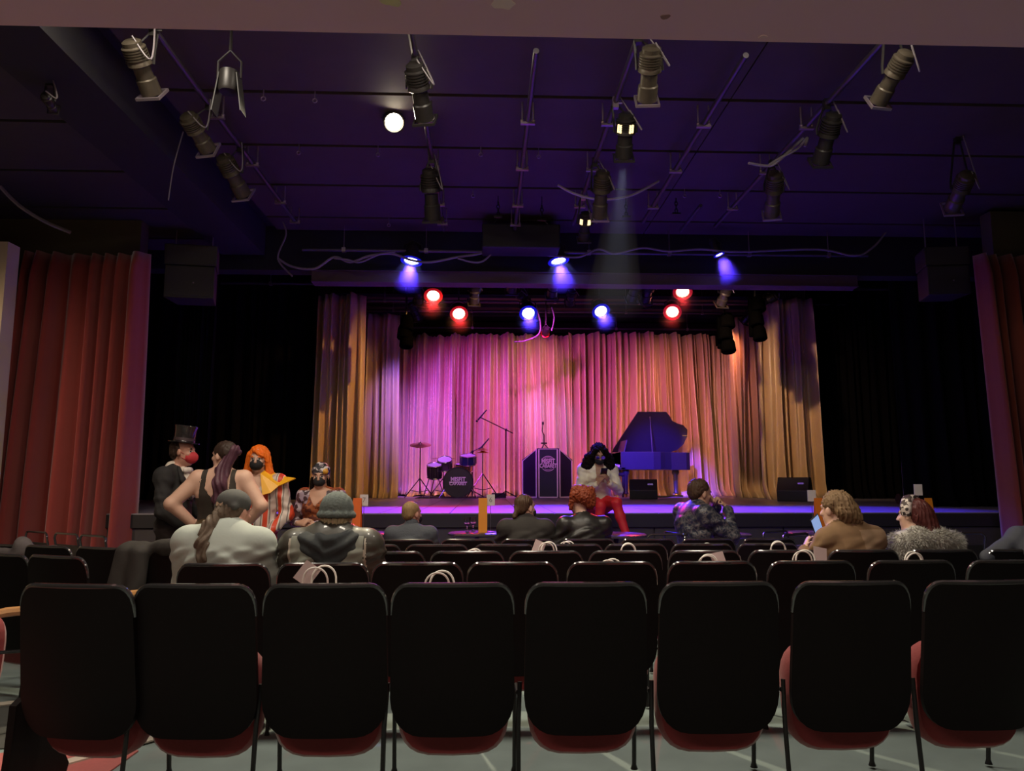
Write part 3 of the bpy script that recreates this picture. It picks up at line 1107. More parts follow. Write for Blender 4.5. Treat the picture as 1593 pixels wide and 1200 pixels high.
def spotlight(p0, p1, r, label, pipe_x=None, pipe_z=None, body=M_LAMPBODY, glow=False, gel=True, name='stage_spotlight'):
    """ellipsoidal stage lamp from rear end p0 to lens end p1"""
    p0, p1 = Vector(p0), Vector(p1)
    L = (p1 - p0).length
    t = thing(name, p0, 0, label, 'stage light', 'spotlights over the seats')
    F = axis_frame(Vector((0, 0, 0)), p1 - p0).to_3x3()
    b = MB()
    prof = [(0.0, 0.0), (r * 0.55, 0.0), (r * 0.8, 0.03 * L), (r * 0.8, 0.10 * L)]
    for k in range(5):
        z = (0.12 + 0.045 * k) * L
        prof += [(r * 1.0, z), (r * 1.0, z + 0.02 * L), (r * 0.88, z + 0.024 * L), (r * 0.88, z + 0.042 * L)]
    prof += [(r * 0.95, 0.36 * L), (r * 1.02, 0.42 * L), (r * 0.72, 0.46 * L), (0, 0.46 * L)]
    b.lathe(prof, 18, rot=F)
    b.build('lamp_housing', body, t, True)
    b = MB()
    b.lathe([(0, 0.44 * L), (r * 0.72, 0.44 * L), (r * 0.74, 0.66 * L), (r * 0.86, 0.68 * L), (r * 0.88, 0.95 * L), (r * 0.8, 0.95 * L), (r * 0.78, 0.90 * L), (0, 0.90 * L)], 18, rot=F)
    b.build('lens_barrel', body, t, True)
    b = MB()
    b.lathe([(0, 0.902 * L), (r * 0.6, 0.905 * L), (r * 0.76, 0.90 * L), (r * 0.76, 0.89 * L), (0, 0.89 * L)], 18, rot=F)
    b.build('lens', M_LENS_DARK, t, True)
    if gel:
        b = MB()
        for s, ax in ((-1, 0), (1, 0), (-1, 1), (1, 1)):
            c = Vector((s * r * 0.98, 0, 0.97 * L)) if ax == 0 else Vector((0, s * r * 0.98, 0.97 * L))
            sz = (r * 0.16, r * 2.1, 0.02) if ax == 0 else (r * 2.1, r * 0.16, 0.02)
            b.box(F @ c, sz, F)
        b.build('gel_frame', M_CLAMP if body is M_LAMPGREY else body, t)
    # yoke and clamp up to the pipe
    mid = F @ Vector((0, 0, 0.42 * L))
    up = Vector((0, 0, 1))
    top = Vector((pipe_x - p0.x, mid.y - 0.02, PIPE_Z - p0.z + 0.02)) if pipe_x is not None else (Vector((mid.x, mid.y, pipe_z - p0.z)) if pipe_z else mid + up * (r + 0.16))
    side = Vector((1, 0, 0))
    b = MB()
    b.tube([mid + side * r * 1.12, mid + side * r * 1.12 + up * r * 0.9 * 0.8, top + side * 0.03 - up * 0.06, top - side * 0.03 - up * 0.06,
            mid - side * r * 1.12 + up * r * 0.9 * 0.8, mid - side * r * 1.12], 0.010, 6)
    b.build('yoke', M_LAMPBODY, t, True)
    b = MB()
    b.box(top - up * 0.03, (0.05, 0.045, 0.10))
    b.cyl(top + Vector((0.02, 0, -0.03)), top + Vector((0.06, 0, -0.03)), 0.008, None, 6)
    b.build('clamp', M_CLAMP if glow else M_LAMPBODY, t)
    b = MB()
    pts = catenary([top + Vector((0.03, -0.05, 0)), mid + Vector((0.12, -0.10, -0.02)), F @ Vector((0, 0, 0.02 * L)) + Vector((0.02, -0.03, 0.02))], 6)
    b.tube(pts, 0.006, 5)
    b.build('power_cable', M_CABLE, t, True)
    if glow:   # light leaking through the cooling slots
        for k in range(4):
            a = math.radians(-115 + 75 * (k // 2) + 14 * (k % 2))
            b = MB()
            # slots on the camera side of the housing
            d1 = F @ Vector((1, 0, 0)); d2 = F @ Vector((0, 1, 0)); ax = (p1 - p0).normalized()
            cam_dir = (Vector((0, 0, CAM_H)) - p0); cam_dir -= ax * cam_dir.dot(ax); cam_dir.normalize()
            sd = ax.cross(cam_dir)
            ang = (-0.75 + 0.28 * (k % 2)) if k < 2 else (0.5 + 0.28 * (k % 2))
            n_ = cam_dir * math.cos(ang) + sd * math.sin(ang)
            rot = Matrix((sd.cross(ax) * 0 + n_.cross(ax), n_, ax)).transposed()
            b.box(F @ Vector((0, 0, 0.28 * L)) + n_ * r * 1.0, (0.014, 0.012, 0.17 * L), rot)
            b.build('vent_slot', M_GLOW, t)
    return t


def spx(x0, y0, x1, y1, z0, dY, r, label, **kw):
    p0 = atz(x0, y0, z0)
    p1 = at(x1, y1, p0.y + dY)
    return spotlight(p0, p1, r, label, **kw)


spx(203, 62, 238, 150, 4.30, 0.30, 0.085, 'dark spotlight at the upper left, nearest on the leftmost pipe', pipe_x=-2.39, body=M_LAMPGREY)
spx(290, 178, 325, 236, 4.30, 0.32, 0.085, 'middle of three spotlights along the leftmost pipe', pipe_x=-2.39, body=M_LAMPGREY)
spx(346, 242, 380, 306, 4.30, 0.36, 0.09, 'third spotlight along the leftmost pipe, nearest the stage', pipe_x=-2.39, body=M_LAMPGREY)
spx(644, 98, 662, 190, 4.32, 0.35, 0.085, 'long dark spotlight right beside the bright white lamp', pipe_x=-0.55)
spx(668, 262, 674, 345, 4.30, 0.30, 0.095, 'dark spotlight with a pale front rim below the bright white lamp', pipe_x=-0.55)
spx(1014, 72, 1006, 160, 4.30, 0.32, 0.085, 'amber-lit spotlight at the top right of the middle', pipe_x=1.10, body=M_LAMPGREY)
spx(975, 176, 970, 248, 4.30, 0.28, 0.085, 'black spotlight with glowing vent slots right of the middle', pipe_x=1.10, glow=True)
spx(938, 266, 932, 341, 4.30, 0.36, 0.09, 'amber-lit spotlight above the draped white cable', pipe_x=1.10, body=M_LAMPGREY)
spx(912, 330, 908, 375, 4.22, 0.24, 0.075, 'small spotlight with glowing slots near the stage', pipe_x=1.10, glow=True)
spx(1298, 176, 1275, 256, 4.30, 0.36, 0.085, 'black spotlight with looping cable on the rightmost pipe', pipe_x=2.92)
spx(1207, 268, 1200, 337, 4.30, 0.40, 0.09, 'pale-lit spotlight nearest the stage on the rightmost pipe', pipe_x=2.92, body=M_LAMPGREY)
spx(1412, 80, 1364, 163, 4.20, 0.34, 0.075, 'amber-lit spotlight at the upper right corner', body=M_LAMPGREY, pipe_z=4.66)
spx(1506, 270, 1480, 327, 4.20, 0.42, 0.09, 'amber-lit spotlight at the far right above the red curtain', body=M_LAMPGREY, pipe_z=4.66)
spx(70, 148, 84, 172, 4.15, 0.2, 0.04, 'small dark lamp at the far left of the ceiling', pipe_z=4.345)


# the faint shaft of light in the haze under the glowing spotlight
p0 = atz(975, 176, 4.30); p1 = at(970, 248, p0.y + 0.28)
ax = (p1 - p0).normalized()
lamp('bulb', 'SPOT', p1 + ax * 0.02, p1 + ax, 45, (0.62, 0.70, 1.0), 0.03, 17, 0.3)
b = MB(); b.cyl(p1 + ax * 0.03, p1 + ax * 1.5, 0.06, 0.30, 20)
tag(b.build('haze_shaft', hz), 'thin haze in the light shaft under the glowing spotlight', 'haze', kind='stuff')


# barn-door lamp
p = atz(357, 112, 4.25)
t = thing('barn_door_lamp', p, 0, 'lamp with two open barn doors right of the leftmost pipe', 'stage light', 'spotlights over the seats')
b = MB(); b.lathe([(0, 0.0), (0.07, 0.0), (0.075, -0.14), (0.065, -0.16), (0, -0.15)], 16); b.build('lamp_housing', M_LAMPBODY, t, True)
for s in (-1, 1):
    b = MB(); b.box((s * 0.085, 0.02, -0.17), (0.008, 0.12, 0.30), Matrix.Rotation(s * -0.14, 3, 'Y')); b.build('barn_door', mat('dark_barn_door', (0.018, 0.015, 0.013), 0.6), t)
b = MB(); b.tube([(-0.085, 0, -0.05), (-0.085, 0, 0.08), (0, 0, 0.17), (0.085, 0, 0.08), (0.085, 0, -0.05)], 0.008, 6); b.build('yoke', M_LAMPBODY, t, True)
b = MB(); b.tube([(0, 0, 0.17), (0.0, 0.0, 0.395)], 0.012, 6); b.build('clamp', M_LAMPBODY, t, True)


# bright and coloured lamps: housing, lens and the light they throw
def par(px, py, Y, aim, col, label, energy, spot, r=0.115, lens_col=None, estr=30, lens_scale=1.0, hang=None, group='coloured lamps above the stage', blend=0.6, name='par_lamp', pipe_z=None, glow=0.0):
    lens = at(px, py, Y)
    d = (Vector(aim) - lens).normalized()
    rear = lens - d * 0.26
    t = thing(name, rear, 0, label, 'stage light', group)
    F = axis_frame(Vector((0, 0, 0)), d).to_3x3()
    b = MB()
    b.lathe([(0, 0), (r * 0.6, 0.0), (r * 0.95, 0.05), (r, 0.10), (r, 0.26), (r * 0.9, 0.26), (r * 0.88, 0.235), (0, 0.235)], 18, rot=F)
    b.build('lamp_housing', M_LAMPBODY, t, True)
    b = MB()
    b.lathe([(0, 0.236), (r * 0.80 * lens_scale, 0.236), (r * 0.80 * lens_scale, 0.248), (r * 0.5 * lens_scale, 0.256), (0, 0.259)], 18, rot=F)
    lc = lens_col or col
    b.build('lens', mat('lit_lens_%s' % '_'.join('%d' % (100 * c) for c in lc), lc, 0.3, emit=lc, estr=estr, var=0), t, True)
    if lens_col and max(lc) - min(lc) > 0.55:  # halo around the lens imitated by an added glowing ring
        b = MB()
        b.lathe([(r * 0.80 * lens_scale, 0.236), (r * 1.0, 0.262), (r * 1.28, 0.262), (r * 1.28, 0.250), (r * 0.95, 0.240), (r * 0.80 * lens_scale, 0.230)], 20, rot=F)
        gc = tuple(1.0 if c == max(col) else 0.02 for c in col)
        b.build('halo_ring', mat('painted_halo_%s' % '_'.join('%d' % (100 * c) for c in gc), gc, 0.4, emit=gc, estr=0.18, var=0), t, True)
    mid = F @ Vector((0, 0, 0.14))
    top = Vector((0, 0.0, (pipe_z - rear.z - mid.z) if pipe_z else 0.30))
    b = MB()
    b.tube([mid + Vector((r * 1.1, 0, 0)), mid + Vector((r * 1.1, 0, r)), mid + Vector((0, 0, r + 0.07)), mid + Vector((-r * 1.1, 0, r)), mid + Vector((-r * 1.1, 0, 0))], 0.008, 6)
    b.build('yoke', M_LAMPBODY, t, True)
    b = MB(); b.tube([mid + Vector((0, 0, r + 0.06)), mid + top], 0.012, 6); b.build('clamp', M_LAMPBODY, t, True)
    if glow:   # haze lit right in front of the lens
        b = MB(); b.cyl((0, 0, 0), F @ Vector((0, 0, glow)), r * 1.1, r * 1.1 + glow * 0.5, 18)
        tag(b.build('lit_haze', hz_soft, t, loc=F @ Vector((0, 0, 0.30))), kind='stuff')
    if energy:
        L = lamp('bulb', 'SPOT', lens + d * 0.03, Vector(lens) + d, energy, col, 0.05, spot, blend)
    return t


CROSS_Z = at(800, 392, 9.72).z
BLUE, RED, WHITE = (0.07, 0.03, 1.0), (1.0, 0.02, 0.03), (1.0, 0.86, 0.6)
LB, LR = (0.30, 0.34, 1.0), (1.0, 0.24, 0.16)
AP = STAGE_Z
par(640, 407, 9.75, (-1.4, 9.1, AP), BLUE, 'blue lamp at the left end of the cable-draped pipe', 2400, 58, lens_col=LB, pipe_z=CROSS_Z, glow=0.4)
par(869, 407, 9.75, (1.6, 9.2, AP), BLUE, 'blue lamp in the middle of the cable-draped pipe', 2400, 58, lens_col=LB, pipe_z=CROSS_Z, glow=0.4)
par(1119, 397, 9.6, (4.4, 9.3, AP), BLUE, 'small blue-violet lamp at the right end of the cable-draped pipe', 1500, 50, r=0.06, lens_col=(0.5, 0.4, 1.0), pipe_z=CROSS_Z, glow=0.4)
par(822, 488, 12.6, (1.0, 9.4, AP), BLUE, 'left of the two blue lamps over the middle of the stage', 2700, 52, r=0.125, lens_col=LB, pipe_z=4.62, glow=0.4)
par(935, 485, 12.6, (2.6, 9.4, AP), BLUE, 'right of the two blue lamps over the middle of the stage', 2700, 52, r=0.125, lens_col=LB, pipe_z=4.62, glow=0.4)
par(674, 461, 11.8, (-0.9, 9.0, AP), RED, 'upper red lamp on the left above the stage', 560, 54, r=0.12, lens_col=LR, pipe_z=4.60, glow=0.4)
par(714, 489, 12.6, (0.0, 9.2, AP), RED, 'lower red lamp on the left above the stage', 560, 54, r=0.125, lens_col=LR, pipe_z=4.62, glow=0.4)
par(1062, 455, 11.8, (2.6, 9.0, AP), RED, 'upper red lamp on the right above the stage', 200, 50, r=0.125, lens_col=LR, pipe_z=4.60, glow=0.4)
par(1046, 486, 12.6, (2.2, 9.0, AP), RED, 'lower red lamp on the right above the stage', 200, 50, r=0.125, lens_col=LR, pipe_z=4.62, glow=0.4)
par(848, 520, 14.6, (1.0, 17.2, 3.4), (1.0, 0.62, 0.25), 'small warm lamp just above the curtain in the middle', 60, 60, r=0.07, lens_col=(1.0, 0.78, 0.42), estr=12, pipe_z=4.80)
par(613, 191, 6.6, (0.2, 2.4, 0.3), WHITE, 'bright white lamp hanging in the middle left of the ceiling', 700, 100, r=0.10, estr=40, group='spotlights over the seats', name='bright_lamp', pipe_z=4.645)

# lamps on the first stage pipe that wash the drapes
WASH = [  # (lens, aim, energy, colour, cone, words)
    ((-1.2, 12.9, 4.35), (-1.6, 17.1, 1.6), 950, (0.22, 0.10, 1.0), 46, 'dark wash lamp aimed at the violet drape'),
    ((-0.9, 12.9, 4.35), (0.4, 17.2, 2.1), 470, (0.85, 0.06, 1.0), 76, 'dark wash lamp aimed at the drum kit, left of the blue lamps'),
    ((4.9, 12.9, 4.35), (1.0, 17.2, 2.3), 220, (1.0, 0.40, 0.16), 66, 'dark wash lamp at the right throwing amber across the stage'),
    ((0.7, 12.9, 4.35), (2.6, 17.2, 2.3), 520, (0.9, 0.09, 0.95), 74, 'dark wash lamp aimed at the piano'),
    ((2.9, 12.9, 4.35), (4.9, 17.0, 2.6), 420, (1.0, 0.38, 0.42), 62, 'dark wash lamp near the upper red lamp on the right'),
    ((1.5, 12.9, 4.35), (1.4, 17.2, 2.4), 700, (0.30, 0.20, 1.0), 26, 'dark wash lamp aimed at the lectern'),
    ((-1.35, 14.8, 4.45), (0.2, 17.2, 1.6), 430, (0.28, 0.08, 1.0), 95, 'dark wash lamp hanging close to the violet drape'),
    ((5.3, 14.8, 4.45), (3.2, 17.2, 1.8), 130, (1.0, 0.30, 0.20), 95, 'dark wash lamp hanging close to the narrow right drape'),
    ((0.4, 10.8, 4.30), (-2.7, 14.4, 2.0), 420, (1.0, 0.50, 0.13), 60, 'dark wash lamp aimed at the left side drapes'),
    ((3.4, 10.8, 4.30), (6.0, 14.4, 2.4), 330, (1.0, 0.60, 0.35), 60, 'dark wash lamp aimed at the right side drape'),
]
for pos, aim, e, c, s, lab in WASH:
    d = (Vector(aim) - Vector(pos)).normalized()
    t = spotlight(Vector(pos) - d * 0.42, Vector(pos), 0.09, lab, pipe_z=4.80 if pos[1] > 14 else 4.62)
    t['group'] = 'wash lamps on the stage pipe'
    lamp('bulb', 'SPOT', Vector(pos) + d * 0.03, aim, e, c, 0.05, s, 1.0)
# piano special
d = (Vector((3.2, 15.7, 1.9)) - Vector((1.9, 10.9, 4.35))).normalized()
lamp('bulb', 'SPOT', (1.9, 10.9, 4.3), (3.7, 15.8, 1.65), 9000, (0.06, 0.02, 1.0), 0.05, 20, 0.6)
spotlight(Vector((1.9, 10.9, 4.35)) - d * 0.42, Vector((1.9, 10.9, 4.35)), 0.09, 'dark wash lamp turned on the grand piano', pipe_z=4.62)['group'] = 'wash lamps on the stage pipe'
# low amber lamp behind the front drapes, lighting the hems
lamp('footlight', 'AREA', (1.6, 16.1, STAGE_Z + 0.05), (1.6, 17.2, STAGE_Z + 0.25), 18, (1.0, 0.42, 0.06), (7.0, 0.05))

# pipes across the stage
for i, (Y, z, lab) in enumerate(((9.72, at(800, 392, 9.72).z, 'cross pipe draped with pale cables in front of the stage'),
                                 (10.64, 4.62, 'first cross pipe over the stage carrying the wash lamps'),
                                 (11.85, 4.60, 'cross pipe over the stage carrying the two upper red lamps'),
                                 (12.68, 4.62, 'second cross pipe over the stage carrying the blue and red lamps'),
                                 (14.6, 4.80, 'third cross pipe over the stage'),
                                 (16.0, 4.92, 'fourth cross pipe over the stage near the back drapes'),
                                 (17.25, 4.80, 'pipe from which the gold back drapes hang'))):
    x0, x1 = (at(470, 400, Y).x, at(1350, 400, Y).x) if i == 0 else (-4.6, 7.4)
    t = thing('cross_pipe', (x0, Y, z), 0, lab, 'pipe', 'pipes across the stage')
    b = MB(); b.cyl((0, 0, 0), (x1 - x0, 0, 0), 0.024, None, 10); b.build('pipe', M_PIPE, t, True)
    for k in range(7):
        b = MB(); xx = (x1 - x0) * (k + 0.5) / 7
        b.cyl((xx, 0, 0), (xx, 0, (5.59 - z) if i else (4.64 - z)), 0.006, None, 5)
        b.box((xx, 0, 0.0), (0.05, 0.06, 0.06))
        b.build('drop_cable', M_CLAMP, t)
# flat ribbed border boards in the fly space
for k in range(6):
    b = MB(); b.bbox((-3.2, 15.6 + k * 0.45, 5.12 + 0.05 * (k % 2)), (6.8, 15.9 + k * 0.45, 5.2 + 0.05 * (k % 2)))
    tag(b.build('ceiling_slat', mat('dark_brown_slat', (0.05, 0.035, 0.035), 0.6)), kind='structure')

# cables
def cable(pts, Y, r, m, label, sub=6):
    P = [at(x, y, Y + dy) for x, y, dy in pts]
    b = MB(); b.tube(catenary(P, sub), r, 6)
    tag(b.build('cable', m, None, True), label, 'cable', 'cables over the stage front')


cable([(432, 402, 0), (455, 415, 0), (490, 418, 0), (520, 400, 0), (545, 408, 0), (575, 398, 0), (610, 395, 0), (640, 405, 0), (670, 408, 0), (712, 400, 0),
       (745, 395, 0), (780, 385, 0), (820, 392, 0), (860, 398, 0)], 9.55, 0.016, M_CABLE, 'pale cable looping along the cross pipe on the left')
cable([(520, 402, .02), (540, 404, .02), (560, 408, .02), (590, 396, .02), (615, 392, .02)], 9.5, 0.012, M_CABLE, 'second cable loop under the left end of the cross pipe')
cable([(712, 402, .02), (735, 408, .02), (752, 406, .02), (775, 388, .02), (800, 390, .02)], 9.5, 0.012, M_CABLE, 'short cable loop left of the hanging black box')
cable([(860, 398, 0), (900, 400, 0), (930, 388, 0), (950, 394, 0), (962, 394, 0), (1000, 386, 0), (1040, 391, 0), (1090, 388, 0), (1150, 392, 0), (1270, 388, 0), (1330, 398, 0), (1358, 385, 0), (1378, 362, 0)], 9.55, 0.014, M_CABLE, 'dark cable running along the right half of the cross pipe')
cable([(868, 288, 0), (890, 300, .05), (920, 309, .1), (950, 310, .15), (985, 303, .2), (1025, 282, .25)], 7.7, 0.014, M_CABLEW, 'white cable swooping between two ceiling pipes')
cable([(1165, 254, 0), (1190, 258, .1), (1205, 255, .1), (1225, 238, .05), (1250, 215, 0)], 6.7, 0.014, M_CABLEW, 'white cable hanging from the rightmost pipe, lower loop')
cable([(1196, 257, 0), (1215, 245, .05), (1240, 232, .05), (1256, 214, 0), (1252, 228, 0)], 6.65, 0.012, M_CABLEW, 'white cable hanging from the rightmost pipe, upper loop')
cable([(285, 205, 0), (270, 260, 0), (262, 312, 0)], 6.9, 0.006, M_CABLE, 'thin cord hanging from the spotlights on the left')
cable([(0, 290, 0), (30, 320, .1), (70, 345, .2), (110, 362, .3)], 7.5, 0.02, M_CABLE, 'dark cable crossing the ceiling at the far left')
cable([(832, 470, 0), (840, 500, 0), (838, 520, 0), (818, 530, 0), (800, 532, 0)], 14.4, 0.016, M_CABLE, 'cable loop hanging by the small warm lamp')
cable([(858, 478, 0), (862, 495, 0), (858, 515, 0)], 14.4, 0.014, M_CABLE, 'cable dropping to the small warm lamp from the right')
cable([(440, 345, 0), (445, 365, 0), (433, 395, 0), (436, 410, 0), (455, 430, 0)], 9.5, 0.012, M_CABLE, 'dark cable bundle at the left end of the cross pipe')


# hanging loudspeakers
def flown_speaker(px0, py0, px1, py1, Y, label, rz):
    a, c = at(px0, py0, Y), at(px1, py1, Y)
    w, h = abs(c.x - a.x), abs(a.z - c.z)
    t = thing('flown_loudspeaker', ((a.x + c.x) / 2, Y, min(a.z, c.z)), math.radians(rz), label, 'loudspeaker', 'hanging loudspeakers')
    for k, (z0, z1) in enumerate(((0.0, 0.60), (0.612, 1.0))):
        b = MB()
        f = Matrix.Translation((0, 0, z0 * h))
        ww = w / 2 * (0.94 if k == 0 else 1.0)
        b.prism([(-ww, 0), (ww, 0), (ww * 0.8, 0.42), (-ww * 0.8, 0.42)], (z1 - z0) * h, f)
        b.build('cabinet', mat('black_speaker_paint', (0.030, 0.026, 0.020), 0.6), t, bevel=0.01)
    b = MB()
    b.box((0, -0.004, 0.3 * h), (w * 0.84, 0.01, h * 0.52)); b.box((0, -0.004, 0.80 * h), (w * 0.9, 0.01, h * 0.34))
    b.build('grille', mat('speaker_grille', (0.038, 0.034, 0.028), 0.7, scale=200, bump=0.3), t)
    b = MB(); b.ball((0.05, -0.012, 0.28 * h), 0.012, 8); b.build('badge', M_CLAMP, t)
    for s in (-1, 1):
        b = MB(); b.cyl((s * w * 0.35, 0.15, h), (s * w * 0.35, 0.15, 4.648 - min(a.z, c.z)), 0.008, None, 6); b.build('hanging_cable', M_CLAMP, t)


flown_speaker(258, 380, 333, 464, 9.0, 'black loudspeaker hanging beside the red curtain on the left', 8)
flown_speaker(1440, 383, 1511, 458, 9.0, 'black loudspeaker hanging beside the rust red curtain on the right', -8)
# black box (projector) hung before the header
a, c = at(750, 347, 9.2), at(872, 386, 9.2)
t = thing('hanging_box', ((a.x + c.x) / 2, 9.2, c.z), 0, 'wide black box hanging above the middle of the stage front', 'projector')
w, h = c.x - a.x, a.z - c.z
b = MB(); b.box((0, 0.2, h / 2), (w, 0.4, h)); b.build('casing', M_BLACK, t, bevel=0.02)
b = MB(); b.lathe([(0, -0.02), (0.05, -0.02), (0.05, 0.03), (0, 0.03)], 16, (w * 0.25, 0.42, h * 0.5), Matrix.Rotation(-math.pi / 2, 3, 'X')); b.build('lens', M_LENS_DARK, t, True)
for s in (-1, 1):
    b = MB(); b.cyl((s * w * 0.4, 0.2, h), (s * w * 0.3, 0.2, 4.66 - c.z), 0.012, None, 6); b.build('bracket', M_PIPE, t)
# little hooks and chains in front of it
for px, py, lab in ((775, 330, 'chain hook on the ceiling left of the black box'), (843, 335, 'chain hook on the ceiling above the black box'), (974, 330, 'chain hook on the ceiling right of the small glowing spotlight'), (1052, 325, 'chain hook on the ceiling near the bare pipe')):
    p = at(px, py, 8.6)
    b = MB()
    for k in range(4):
        b.tube([(0.018 * math.cos(q) * (1 if k % 2 else 0.3), 0.018 * math.cos(q) * (0.3 if k % 2 else 1), 0.11 - k * 0.045 + 0.03 * math.sin(q)) for q in [i * math.pi / 4 for i in range(8)]], 0.006, 5, closed=True)
    b.cyl((0, 0, 0.12), (0, 0, 4.66 - p.z), 0.005, None, 5)
    b.box((0, 0, -0.06), (0.10, 0.03, 0.02))
    tag(b.build('chain_hook', M_BLACKMETAL, None, True, loc=p), lab, 'hook', 'chain hooks')

# black lamps and boxes hanging against the drapes
M_VOID = mat('matt_black_paint', (0.0012, 0.0012, 0.0012), 1.0, spec=0.0)


def hung_black(px0, py0, px1, py1, Y, label):
    a, c = at(px0, py0, Y), at(px1, py1, Y)
    w, h = c.x - a.x, a.z - c.z
    t = thing('hung_lamp_bar', ((a.x + c.x) / 2, Y, c.z), 0, label, 'stage light', 'black lamps hanging before the drapes')
    b = MB(); b.cyl((0, 0, 0.1), (0, 0, 5.59 - c.z), 0.02, None, 8); b.build('drop_pipe', M_BLACKMETAL, t, True)
    for k, fz in enumerate((0.12, 0.45, 0.78)):
        b = MB()
        b.lathe([(0, 0), (w * 0.30, 0.0), (w * 0.42, 0.08), (w * 0.46, 0.24), (w * 0.40, 0.26), (0, 0.22)], 14, (w * 0.08 * (-1) ** k, -0.05, h * fz + 0.12), Matrix.Rotation(math.radians(168), 3, 'X'))
        b.build('lamp_housing', M_VOID, t, True)
    b = MB(); b.box((0, 0.05, h * 0.5), (w * 0.8, 0.1, h * 0.9)); b.build('bracket_plate', M_VOID, t, bevel=0.02)


hung_black(620, 495, 643, 535, 12.3, 'black lamps hanging at the left end of the violet drape')
hung_black(1114, 488, 1141, 545, 12.3, 'black lamps hanging before the narrow right drape')
hung_black(1163, 460, 1189, 527, 12.3, 'black lamps hanging left of the tall right drape')
# three dark lamps with pink-lit fronts over the stage
for px, py, lab in ((982, 468, 'dark wash lamp left of a pair at the upper right'), (1003, 470, 'dark wash lamp right of a pair at the upper right'), (1121, 475, 'dark wash lamp under the beam on the right'),
                    (737, 472, 'dark wash lamp beside the lower red lamp on the left'), (795, 455, 'dark wash lamp left of the middle blue lamp'), (858, 462, 'dark wash lamp between the two middle blue lamps')):
    p1 = at(px, py, 12.0)
    t = spotlight(p1 + Vector((0.04, -0.3, 0.28)), p1, 0.10, lab, pipe_z=4.60)
    t['group'] = 'wash lamps on the stage pipe'
# ================================================================== things on the stage
def text_mesh(body, size, extrude=0.002, spacing=1.0, bold=0.0):
    cu = bpy.data.curves.new('lettering', 'FONT')
    cu.body = body
    cu.size = size
    cu.align_x = 'CENTER'
    cu.align_y = 'CENTER'
    cu.extrude = extrude
    cu.offset = bold
    cu.space_character = spacing
    o = bpy.data.objects.new('lettering', cu)
    COL.objects.link(o)
    dg = bpy.context.evaluated_depsgraph_get()
    me = bpy.data.meshes.new_from_object(o.evaluated_get(dg))
    bpy.data.objects.remove(o)
    me.materials.clear()
    return me


def lettering(body, size, m, parent, loc, rot, sx=1.0, sy=1.0, bold=0.0):
    me = text_mesh(body, size, bold=bold)
    me.materials.append(m)
    o = mobj('lettering', me, parent, loc)
    o.rotation_euler = rot
    o.scale = (sx, sy, 1)
    return o


M_NAVY = mat('navy_lectern_board', (0.018, 0.018, 0.05), 0.45, var=0.1)
M_TRIM = mat('silver_edge_trim', (0.88, 0.88, 0.9), 0.4, 0.0)
M_LOGO = mat('pale_logo_paint', (0.85, 0.85, 0.9), 0.5)
# lectern: three faces with silver edges
LY = 15.2
a, c = at(812, 775, LY), at(891, 775, LY)
cx, W = (a.x + c.x) / 2, c.x - a.x
Hc, Hs = at(852, 698, LY).z - STAGE_Z, at(812, 716, LY).z - STAGE_Z
t = thing('lectern', (cx, LY, STAGE_Z), 0, 'dark blue lectern with silver edges and a round logo, centre stage', 'lectern')
wc = W * 0.40
sd = W * 0.30
dep = 0.22
k = wc / 2


def lect_panel(name, P0, P1, h0, h1):
    """upright panel from plan point P0 to P1, heights h0,h1, with trim"""
    P0, P1 = Vector((*P0, 0)), Vector((*P1, 0))
    d = (P1 - P0).normalized()
    n = Vector((d.y, -d.x, 0))
    b = MB()
    o = n * -0.02
    vs = [P0, P1, P1 + Vector((0, 0, h1)), P0 + Vector((0, 0, h0))]
    b._add(vs + [v + o for v in vs], [(0, 1, 2, 3), (7, 6, 5, 4), (0, 4, 5, 1), (1, 5, 6, 2), (2, 6, 7, 3), (3, 7, 4, 0)])
    pn = b.build(name, M_NAVY, t)
    L = (P1 - P0).length
    ins = 0.02
    for (u0, z0), (u1, z1) in (((ins, ins), (L - ins, ins)), ((L - ins, ins), (L - ins, h1 - ins)), ((L - ins, h1 - ins), (ins, h0 - ins)), ((ins, h0 - ins), (ins, ins))):
        b = MB()
        p, q = P0 + d * u0 + Vector((0, 0, z0)) + n * 0.004, P0 + d * u1 + Vector((0, 0, z1)) + n * 0.004
        ax = (q - p).normalized()
        rot = Matrix((ax, n, ax.cross(n))).transposed()
        b.box((p + q) / 2, ((q - p).length + 0.02, 0.012, 0.024 if abs(ax.z) > 0.7 or z0 < 0.1 else 0.012), rot)
        b.build('edge_trim', M_TRIM, pn)
    return pn


front = lect_panel('front_panel', (-k, -dep), (k, -dep), Hc, Hc)
lect_panel('side_panel', (-W / 2, 0), (-k - 0.012, -dep + 0.01), Hs, Hc - 0.01)
lect_panel('side_panel', (k + 0.012, -dep + 0.01), (W / 2, 0), Hc - 0.01, Hs)
b = MB()
b._add([(-W / 2, 0, Hs), (-k, -dep, Hc), (k, -dep, Hc), (W / 2, 0, Hs), (k, 0.12, Hc * 0.97), (-k, 0.12, Hc * 0.97)], [(0, 1, 5), (1, 2, 4, 5), (2, 3, 4)])
o = b.build('top_board', M_NAVY, t); so = o.modifiers.new('s', 'SOLIDIFY'); so.thickness = 0.02
zc = at(851, 722, LY).z - STAGE_Z
lettering('MISFIT', 0.115, M_LOGO, front, (0, -dep - 0.006, zc + 0.045), (math.pi / 2, 0, 0), 0.85, 1.15, 0.004)
lettering('CABARET', 0.10, M_LOGO, front, (0, -dep - 0.006, zc - 0.045), (math.pi / 2, 0, 0), 0.80, 1.15, 0.003)
b = MB()
